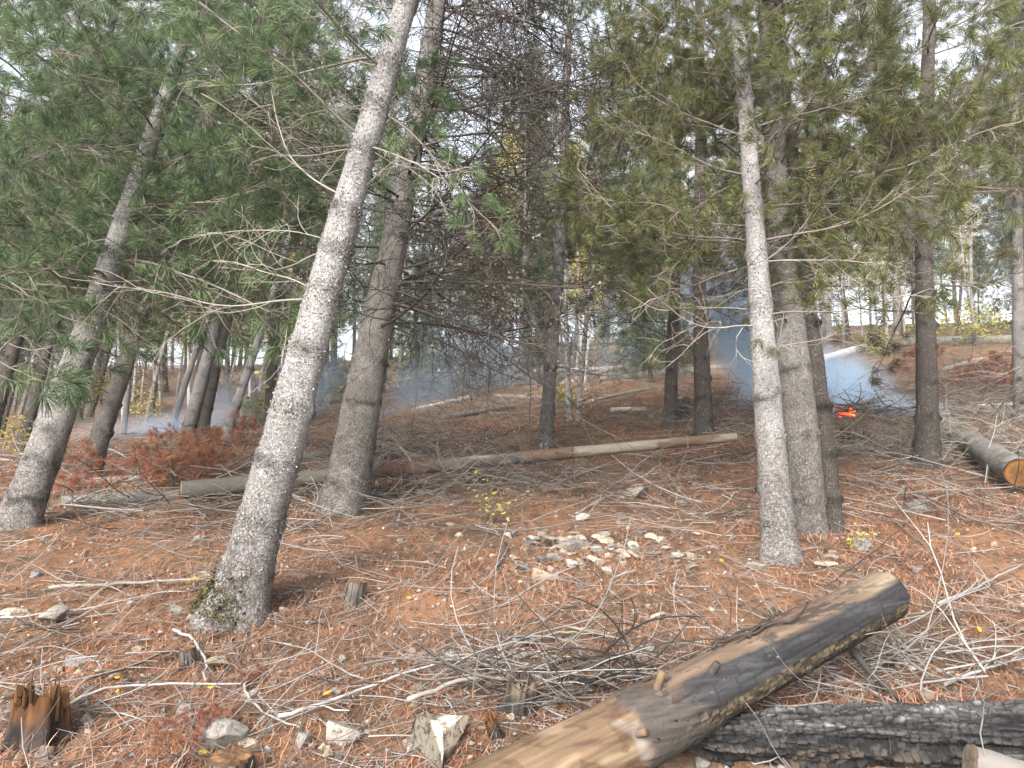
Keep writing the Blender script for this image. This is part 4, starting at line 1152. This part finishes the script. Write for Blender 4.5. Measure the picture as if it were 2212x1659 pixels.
stick("grey straight stick crossing behind the big boulder", [(880, 1548), (1000, 1500), (1130, 1495), (1180, 1490)], .010, (.56, .50, .45), .05, 2)
stick("short dark stick standing in the rock cluster", [(1092, 1190), (1080, 1225), (1070, 1250)], .012, (.16, .13, .12), .03)
stick("upright pale bent stick in front of the left brush", [(520, 1040 + 90), (500, 1150)], .008, (.5, .46, .42), .02)
stick("pale bent stick right of the burnt log's end", [(2040, 1500), (2120, 1470), (2212, 1440)], .008, (.66, .64, .62), .03, 3)
stick("long thin grey stick on the slope right of the right-hand clump", [(1900, 1050), (2060, 1120), (2212, 1170)], .006, (.48, .44, .4), .04, 2)
stick("dark forked branch beside the foot of the right-hand clump", [(1790, 1290), (1890, 1215), (1960, 1150)], .006, (.16, .11, .10), .06, 3)
stick("grey twiggy branch at the right edge of the slope", [(2030, 1330), (2120, 1290), (2212, 1240)], .008, (.62, .6, .57), .05, 4)
stick("white bent stick on the slope behind the stones", [(1245, 1120), (1300, 1090), (1345, 1066)], .010, (.62, .58, .54), .03, 1)

def twig_litter(n, dmin, dmax, seed, name, label, lift, dens=None, size=(.12, .5), thick=1.0):
    x, y, r0 = scatter(n, dmin, dmax, .8, seed); mb = MB()
    if dens is not None:
        k = dens(x, y, r0); x, y = x[k], y[k]
    z = ground(x, y) + r0.exponential(lift, len(x)) + .004
    for i in range(len(x)):
        L = r0.uniform(*size); ya = r0.uniform(0, 2 * PI); d = (math.cos(ya), math.sin(ya), r0.normal(0, .16) + .2 * math.sin(ya))
        pts, _ = curve_pts(r0, (x[i], y[i], z[i]), d, L, 4, .09, -.01)
        c = np.array([(.24, .22, .20), (.29, .275, .26), (.17, .14, .118), (.10, .078, .062)][r0.integers(0, 4)]) * r0.uniform(.7, 1.15)
        mb.tube(pts, np.linspace(1, .5, 5) * r0.uniform(.0012, .0032) * thick, 3, c, cap=False)
    tag(obj(name, mb.mesh(name, [M_TWIG])), label, 'twigs', kind='stuff')
twig_litter(9000, 2.1, 16, 14, "twig_litter", "scatter of fine broken twigs over the needles", .012, lambda x, y, r0: (pit_mask(x, y) < .4) & (r0.random(len(x)) < .25 + 1.3 * fbm(x * .8, y * .8, 55, 3)))

twig_litter(6500, 5.5, 26, 15, "branch_litter", "broken boughs and slash covering the upper slope", .035, lambda x, y, r0: r0.random(len(x)) < .15 + 1.5 * (fbm(x * .5 + 3, y * .5, 56, 3) - .2), (.3, 1.2), 2.4)

def brush(label, px, py, wx, wy, n, hgt, seed, cols=((.15, .125, .11), (.25, .22, .195), (.085, .07, .062))):
    """a tangle of dead boughs"""
    p, d = G(px, py); r0 = np.random.default_rng(seed); mb = MB(); sx = wx * d / F; sy = wy
    for i in range(int(n * 1.5)):
        x = p.x + r0.normal(0, .5) * sx; y = p.y + r0.normal(0, .5) * sy
        h = abs(r0.normal(0, .5)) * hgt * math.exp(-((x - p.x) / sx) ** 2)
        ya = r0.normal(0, .7) + (PI if r0.random() < .5 else 0); dd = (math.cos(ya), math.sin(ya) * .8, r0.normal(.05, .28))
        L = r0.uniform(.25, .9)
        pts, _ = curve_pts(r0, (x, y, gz(x, y) + h), dd, L, 6, .14, -.02)
        c = np.array(cols[r0.integers(0, len(cols))]) * r0.uniform(.7, 1.2); r = r0.uniform(.0018, .006)
        mb.tube(pts, np.linspace(r, r * .4, 7), 4, c, cap=False)
        for q in range(2):
            k = r0.integers(1, 6); p2, _ = curve_pts(r0, pts[k], np.array(dd) + r0.normal(0, .6, 3), L * .35, 4, .2, 0); mb.tube(p2, np.linspace(r * .5, r * .25, 5), 3, c, cap=False)
    tag(obj("brush_pile", mb.mesh("brush_pile", [M_TWIG])), label, 'brush', kind='stuff')
BC = ((.19, .165, .145), (.27, .245, .22), (.11, .09, .078))
brush("tangle of dead twigs along the left half of the long log", 400, 1095, 640, .45, 110, .08, 1)
brush("dark brush heaped between the two big leaning trunks and smoke", 850, 985, 330, .9, 300, .35, 2)
brush("twiggy brush under the long log's middle", 1010, 1060, 340, .5, 220, .25, 3)
brush("grey dead boughs on the slope behind the slender middle trunk", 1060, 885, 220, 1.2, 170, .45, 4, BC)
brush("dark brush around the dark trunks mid-right", 1560, 915, 260, 1.2, 230, .45, 5)
brush("heap of dark dead boughs right of the lone dark trunk", 2110, 905, 280, 1.4, 330, .8, 6)
brush("dead boughs piled over the orange-ended log", 2090, 985, 200, .7, 190, .4, 7, ((.24, .21, .17), (.34, .32, .26), (.14, .12, .10)))
brush("twigs scattered below the bonfire and right-hand clump", 1930, 975, 300, .9, 190, .2, 8, BC)
brush("twig heap behind the burnt log's free end", 1950, 1440, 300, .35, 70, .08, 9, ((.22, .20, .18), (.28, .265, .25), (.12, .10, .085)))
brush("twigs heaped between the boulder and the burnt log", 1150, 1475, 330, .28, 50, .06, 10, ((.22, .20, .18), (.28, .265, .25), (.12, .10, .085)))
brush("blackened twigs and burnt debris against the burnt log", 1240, 1505, 230, .16, 60, .09, 13, ((.03, .027, .025), (.07, .06, .05), (.16, .14, .12)))
brush("dark brush on top of the slope at the far right", 2080, 745, 340, 1.6, 220, .8, 11, ((.07, .075, .05), (.12, .11, .09)))
brush("dead twigs along the top of the middle slope", 1150, 835, 420, 2.0, 200, .5, 12)

def leafy_bush(name, label, px, py, hpx, seed, pal, nst=7, per=9, lsz=(.010, .022), cat='shrub', spread=.45):
    p, d = G(px, py); H = hpx * d / F; r0 = np.random.default_rng(seed)
    root = empty(name, (p.x, p.y, gz(p.x, p.y))); tag(root, label, cat)
    st = MB(); lf = MB(); 
    for k in range(nst):
        dd = np.array([r0.normal(0, spread), r0.normal(0, spread), 1.0]); pts, _ = curve_pts(r0, (r0.normal(0, .03), r0.normal(0, .03), -.02), dd, H * r0.uniform(.6, 1.1), 8, .10, -.02)
        st.tube(pts, np.linspace(.0045, .0015, 9), 4, (.16, .12, .09), cap=False)
        for q in range(per):
            i = r0.integers(3, 9); o = pts[i] + r0.normal(0, .03, 3) * H * 3; a = r0.normal(0, 1, 3) * (1, 1, .5); a /= np.linalg.norm(a); b = np.cross(a, r0.normal(0, 1, 3)); b /= np.linalg.norm(b)
            s = r0.uniform(*lsz); c = np.array(pal[r0.integers(0, len(pal))]) * r0.uniform(.8, 1.2)
            up = np.cross(a, b) * s * .25
            lf.add([o - a * s, o - a * .3 * s + b * s * .55 + up, o + a * .4 * s + b * s * .45 + up, o + a * 1.1 * s, o + a * .4 * s - b * s * .45 + up, o - a * .3 * s - b * s * .55 + up], [[0, 1, 2, 3], [0, 3, 4, 5]], c)
            st.tube([pts[i], o - a * s], [.001, .0008], 3, (.2, .16, .1), cap=False)
    obj("stem", st.mesh("stem", [M_TWIG]), root)
    lo = obj("leaf", lf.mesh("leaf", [M_LEAF], False), root); lo['kind'] = 'stuff'
YL = [(.42, .36, .09), (.48, .40, .13), (.33, .34, .09)]
GL = [(.16, .22, .05), (.30, .32, .07), (.45, .42, .10)]
leafy_bush("leafy_shrub", "bare twiggy shrub with a few yellow leaves before the long log", 1060, 1128, 120, 1, YL, 10, 6, (.012, .021))
leafy_bush("leafy_shrub", "yellow-green seedling at the foot of the right-hand clump", 1845, 1180, 55, 2, YL, 5, 5, (.012, .022))
leafy_bush("leafy_shrub", "bright green shrub between the middle trunk and birch stems", 1212, 880, 60, 3, GL, 12, 20, (.02, .04))
leafy_bush("leafy_shrub", "green shrub at the top of the right slope", 1900, 770, 70, 4, GL, 14, 24, (.03, .06))
leafy_bush("leafy_shrub", "green-yellow bush on the skyline right of the lone dark trunk", 2110, 745, 95, 5, GL + YL, 14, 24, (.03, .06))
leafy_bush("leafy_shrub", "sparse yellow seedling left of the nearest trunk", 430, 1262, 36, 6, YL, 4, 4, (.010, .018))
leafy_bush("leafy_shrub", "yellow leafy shrub beside the smoke at the far left", 330, 925, 95, 7, YL, 10, 16, (.02, .035))
leafy_bush("leafy_shrub", "yellow leafy shrub at the left edge behind the left trunks", 20, 985, 110, 8, YL, 12, 18, (.02, .035))
for i, (px, py, h) in enumerate(((560, 915, 110), (640, 880, 130), (250, 900, 110), (880, 850, 120), (1290, 800, 150), (1420, 770, 150), (1560, 770, 130), (2000, 740, 120), (2180, 735, 130), (740, 870, 120))):
    leafy_bush("leafy_shrub", "hazy yellow-leaved bush among the background trunks", px, py, h, 20 + i, YL + GL[1:], 12, 26, (.035, .075))
    bpy.data.objects[-1] if False else None
for o in bpy.data.objects:
    if o.get('label') == "hazy yellow-leaved bush among the background trunks": o['group'] = 'yellow bushes in the background'

def red_bough(label, px, py, n, spread, seed, sc=(.5, .9), lift=.1):
    """a felled bough with dead red needles"""
    p, d = G(px, py); rs = random.Random(seed)
    root = empty("dead_bough", (p.x, p.y, gz(p.x, p.y))); tag(root, label, 'bough')
    for k in range(n):
        wm, nm = BR['red'][k % 3]
        b = obj("branch", wm, root); b.location = (rs.gauss(0, spread) - .3, rs.gauss(0, .25), rs.uniform(.02, lift)); s = rs.uniform(*sc); b.scale = (s, s, s)
        b.rotation_euler = (rs.uniform(-.4, .4), -rs.uniform(-.05, .35), rs.gauss(0, .6) + (PI if rs.random() < .4 else 0))
        nd = obj("needles", nm, b); nd['kind'] = 'stuff'
red_bough("large felled bough of rusty red needles left of the nearest trunk", 410, 1050, 9, .42, 1, (.55, .9), .25)
red_bough("pinkish red dead bough on the upper right slope", 2150, 845, 11, .8, 2, (.6, 1.0), .15)
red_bough("small red needle spray between the smoke and the nearest trunk", 560, 960, 3, .3, 3, (.4, .7))
red_bough("small clump of red needles in the bottom left stones", 640, 1512, 2, .03, 4, (.16, .22), .03)
red_bough("second small clump of red needles below the first", 600, 1560, 2, .03, 5, (.16, .22), .03)
red_bough("red needle spray hanging under the long log beside the shrub", 920, 1040, 2, .1, 6, (.2, .3), .06)

def cone_mesh():
    mb = MB(); n = 14
    r0 = np.random.default_rng(2)
    for k in range(90):
        f = k / 90; t_ = k * 2.4; h = (f - .5) * .09; r = .021 * math.sin(PI * (.12 + .85 * f)) + .004
        c = np.array([r * math.cos(t_), r * math.sin(t_), h]); N = np.array([math.cos(t_), math.sin(t_), .55]); T_ = np.array([-math.sin(t_), math.cos(t_), 0]); s = .008
        mb.add([c * .55, c + T_ * s, c + N * s * 1.1, c - T_ * s], [[0, 1, 2, 3]], np.array([.17, .12, .085]) * r0.uniform(.6, 1.6))
    mb.tube([(0, 0, -.045), (0, 0, 0), (0, 0, .045)], [.008, .016, .006], 7, (.07, .05, .04))
    return mb.mesh("pine_cone", [M_TWIG], False)
CM = cone_mesh()
for px, py in ((1140, 1395), (1085, 1630), (1850, 1430), (1670, 1330), (2030, 1310), (2180, 1325), (1180, 1180), (1600, 1420), (905, 1545), (1630, 1500), (2070, 1345), (1405, 1300), (700, 1480), (1900, 1500)):
    p, d = G(px, py); o = obj("pine_cone", CM); lay(o, p.x, p.y, random.uniform(0, 6), 1.0, .02); o.rotation_quaternion = o.rotation_quaternion @ Euler((PI / 2, 0, 0)).to_quaternion()
    tag(o, "brown open pine cone lying on the needles", 'pine cone', 'pine cones on the ground')
lm = MB(); 
lm.add([(-.022, 0, 0), (-.006, .014, .004), (.010, .012, .003), (.024, 0, .006), (.010, -.012, .004), (-.006, -.014, .001)], [[0, 1, 2, 3], [0, 3, 4, 5]], (.72, .50, .06)); LMESH = lm.mesh("fallen_leaf", [M_LEAF], False)
for i in range(26):
    py = random.uniform(1130, 1640); px = random.uniform(0, 2212)
    p, d = G(px, py); 
    if pit_mask(p.x, p.y) > .3: continue
    o = obj("fallen_leaf", LMESH); lay(o, p.x, p.y, random.uniform(0, 6), random.uniform(.6, 1.0), .02)
    tag(o, "single yellow leaf fallen on the orange needles", 'leaf', 'yellow leaves fallen on the needles')

# pebbles: too many to count
def pebbles(n):
    x, y, r0 = scatter(n, 2.1, 9, .8, 33); z = ground(x, y)
    base = np.array([[1, 0, 0], [-1, 0, 0], [0, 1, 0], [0, -1, 0], [0, 0, 1], [0, 0, -1.]]); Fo = np.array([[0, 2, 4], [2, 1, 4], [1, 3, 4], [3, 0, 4], [2, 0, 5], [1, 2, 5], [3, 1, 5], [0, 3, 5]])
    mb = MB(); V = []; Fs = []; C = []
    for i in range(n):
        s = r0.uniform(.004, .018); q = base * r0.uniform(.6, 1.2, (6, 1)) * s @ np.linalg.qr(r0.normal(0, 1, (3, 3)))[0] * (1, 1, .7)
        V.append(q + [x[i], y[i], z[i] + s * .3]); Fs.append(Fo + 6 * i)
        C.append(np.tile(np.array([(.36, .31, .24), (.30, .29, .27), (.19, .185, .18), (.42, .385, .33)][r0.integers(0, 4)]) * r0.uniform(.7, 1.1), (6, 1)))
    mb.add(np.concatenate(V), np.concatenate(Fs), np.concatenate(C))
    tag(obj("gravel", mb.mesh("gravel", [M_LITTER], False)), "small stone chips between the needles", 'gravel', kind='stuff')
pebbles(3600)
# charcoal and ash lumps in the hollow
x = rng.uniform(.1, 2.2, 700); y = rng.uniform(2.0, 2.9, 700); k = pit_mask(x, y) > .4; x, y = x[k], y[k]; mb = MB()
for i in range(len(x)):
    s = rng.uniform(.004, .02); e = rng.normal(0, 1, (6, 3)); e /= np.linalg.norm(e, axis=1)[:, None]
    base = np.array([[1, 0, 0], [-1, 0, 0], [0, 1, 0], [0, -1, 0], [0, 0, 1], [0, 0, -1.]]) * rng.uniform(.6, 1.3, (6, 1)) * s
    mb.add(base + [x[i], y[i], gz(x[i], y[i]) + s * .4], [[0, 2, 4], [2, 1, 4], [1, 3, 4], [3, 0, 4], [2, 0, 5], [1, 2, 5], [3, 1, 5], [0, 3, 5]], (np.array([.04, .038, .036]) if rng.random() < .55 else np.array([.42, .39, .36])) * rng.uniform(.5, 1.3))
tag(obj("charcoal_bits", mb.mesh("charcoal_bits", [M_CHAR], False)), "charcoal bits and ash lumps in the burnt hollow", 'charcoal', kind='stuff')

# ------------------------------------------------------------------ bonfire and smoke
fp, fd = G(1830, 900)
bf = empty("bonfire", fp); tag(bf, "smoking bonfire with glowing red embers on the right slope", 'bonfire')
mb = MB(); r0 = np.random.default_rng(6)
for i in range(46):
    c = np.array([r0.normal(0, .06), r0.normal(0, .05), abs(r0.normal(.02, .05))]); s = r0.uniform(.010, .026)
    mb.add(np.array([[1, 0, 0], [-1, 0, 0], [0, 1, 0], [0, -1, 0], [0, 0, .8], [0, 0, -.8]]) * s * r0.uniform(.6, 1.2, (6, 1)) + c, [[0, 2, 4], [2, 1, 4], [1, 3, 4], [3, 0, 4], [2, 0, 5], [1, 2, 5], [3, 1, 5], [0, 3, 5]])
obj("ember", mb.mesh("ember", [M_GLOW], False), bf)['kind'] = 'stuff'
for i in range(6):
    m = MB(); x0 = r0.normal(0, .09); hh = r0.uniform(.04, .09); pts = [(x0, 0, 0), (x0 + .01, 0, hh * .4), (x0 - .012 + r0.normal(0, .01), .01, hh * .75), (x0 + r0.normal(0, .02), 0, hh)]
    m.tube(pts, [.012, .02, .012, .001], 7); o = obj("flame", m.mesh("flame", [M_GLOW]), bf); o.location = (0, r0.normal(0, .04), .03)
m = MB()
for i in range(60):
    a_ = r0.uniform(0, 2 * PI); q = np.array([r0.normal(0, .45), r0.normal(0, .2), abs(r0.normal(0, .07))]); dd = (math.cos(a_), math.sin(a_) * .5, r0.normal(.05, .15))
    pts, _ = curve_pts(r0, q, dd, r0.uniform(.3, .8), 5, .1, 0); m.tube(pts, np.linspace(.009, .004, 6), 5, np.array([.05, .042, .038]) * r0.uniform(.5, 2))
obj("charred_brushwood", m.mesh("charred_brushwood", [M_TWIG]), bf)['kind'] = 'stuff'
for k, (x0, x1, w, cc, lab) in enumerate(((((1792, 893)), ((1908, 857)), 9, (.18, .14, .11), "dark thin log leaning across the bonfire"),
                                          (((1782, 884)), ((1850, 876)), 14, (.36, .26, .17), "short cut log lying on the bonfire"),
                                          (((1868, 892)), ((1945, 885)), 16, (.06, .055, .05), "black burnt log at the right side of the bonfire"))):
    a = P(*x0, fd * (.99 if k == 0 else 1.0)); b = P(*x1, fd * 1.02); r = w * fd / F / 2
    log("burning_log", lab, a, b, r, r * .9, 130 + k, M_WOODV, (1, 1), (.45, .32, .2) if k == 1 else (.08, .06, .05), depth_wood(np.array(cc) * .6, np.array(cc) * 1.3, k), sides=16, step=.05)

def smoke(label, centre, half, blobs, dens, nscale, col=(.72, .86, 1.0), aniso=.1):
    """blobs: [(x, y, z, rx, ry, rz, weight)] in metres about the centre"""
    t = NT("smoke_air"); o = t.coord('Object')
    tot = None
    for (x, y, z, rx, ry, rz, w) in blobs:
        mp = t.n("ShaderNodeMapping"); mp.vector_type = 'POINT'
        mp.inputs['Location'].default_value = (-x / rx, -y / ry, -z / rz); mp.inputs['Scale'].default_value = (1 / rx, 1 / ry, 1 / rz)
        t.l(o, mp.inputs[0])
        ln = t.n("ShaderNodeVectorMath", operation='LENGTH'); t.l(mp.outputs[0], ln.inputs[0])
        g = t.math('MULTIPLY', t.ramp(ln.outputs['Value'], 1.0, .1), w)
        tot = g if tot is None else t.math('ADD', tot, g)
    nz = t.noise(t.coord('Object', (1, 1, .6)), nscale, 3, .55, .6)
    d = t.math('MULTIPLY', t.math('MULTIPLY', tot, t.ramp(nz, .32, .68)), dens)
    v = t.n("ShaderNodeVolumePrincipled"); v.inputs['Color'].default_value = (*col, 1); v.inputs['Anisotropy'].default_value = aniso
    t.l(d, v.inputs['Density']); t.l(v.outputs[0], t.out.inputs['Volume'])
    hx, hy, hz = half
    mb = MB(); mb.add([(sx * hx, sy * hy, sz * hz) for sx in (-1, 1) for sy in (-1, 1) for sz in (-1, 1)],
                      [[0, 1, 3, 2], [4, 6, 7, 5], [0, 4, 5, 1], [2, 3, 7, 6], [0, 2, 6, 4], [1, 5, 7, 3]])
    ob = obj("smoke", mb.mesh("smoke", [t.m], False)); ob.location = centre
    tag(ob, label, 'smoke', kind='stuff')
D3 = fd
s_ = D3 / F
smoke("blue-white smoke rising from the bonfire and drifting left uphill", fp + Vector((-.3, .95, 1.3)), (2.4, 1.4, 1.8),
      [(.95, -.5, -1.3, 1.35, .8, .42, 1.2), (.15, -.2, -.85, 1.35, 1.0, .8, 1.1), (-.45, .1, 0.0, .95, 1.0, 1.1, .9), (-.85, .2, .9, 1.2, 1.0, 1.1, .8)], 11, 1.6)
pl, dl = G(400, 940)
smoke("blue smoke hanging low among the left-hand trunks", pl + Vector((0, 1.6, .9)), (3.2, 1.7, 1.6),
      [(-.5, -.8, -.75, 1.6, .9, .5, 1.1), (.5, -.2, -.2, 1.7, 1.2, .9, .55), (1.6, .2, .3, 1.5, 1.2, 1.1, .6), (-1.6, -.5, -.8, 1.4, .9, .5, .7)], 1.3, .9, (.62, .77, 1.0))
pm_, dm_ = G(860, 905)
smoke("thin blue smoke behind the two big leaning trunks", pm_ + Vector((.6, 2.2, 1.2)), (2.4, 2.2, 1.9),
      [(-.6, -1.3, -1.2, 1.3, .9, .45, 1.2), (-.3, .2, -.4, 1.4, 1.5, 1.1, .5), (.6, .6, .6, 1.6, 1.5, 1.2, .55)], .9, .8, (.64, .79, 1.0))
pc_, dc_ = G(1120, 850)
smoke("thin smoke drifting on the crest in the middle", pc_ + Vector((.6, 2.5, 1.6)), (4.2, 2.4, 2.2),
      [(-.8, 0, -1.0, 2.2, 2.2, 1.2, .7), (1.6, 0, .2, 2.4, 2.2, 1.8, .6), (-2.4, .3, .2, 1.8, 2.0, 1.8, .6)], .42, .6, (.68, .82, 1.0))

# air: everything fades a little towards pale blue
def haze():
    t = NT("haze_air"); v = t.n("ShaderNodeVolumePrincipled"); v.inputs['Color'].default_value = (.80, .88, 1.0, 1); v.inputs['Density'].default_value = .0012
    v.inputs['Anisotropy'].default_value = 0
    t.l(v.outputs[0], t.out.inputs['Volume'])
    x0, x1, y0, y1, z0, z1 = -92, 92, -8, 212, -14, 54
    mb = MB(); mb.add([(x, y, z) for x in (x0, x1) for y in (y0, y1) for z in (z0, z1)], [[0, 1, 3, 2], [4, 6, 7, 5], [0, 4, 5, 1], [2, 3, 7, 6], [0, 2, 6, 4], [1, 5, 7, 3]])
    tag(obj("haze", mb.mesh("haze", [t.m], False)), "pale blue smoky air between the trees", 'haze', kind='stuff')
haze()
print("objects", len(bpy.data.objects), "tris", sum(len(m.loop_triangles) or sum(len(p.vertices) - 2 for p in m.polygons[:0]) for m in bpy.data.meshes))
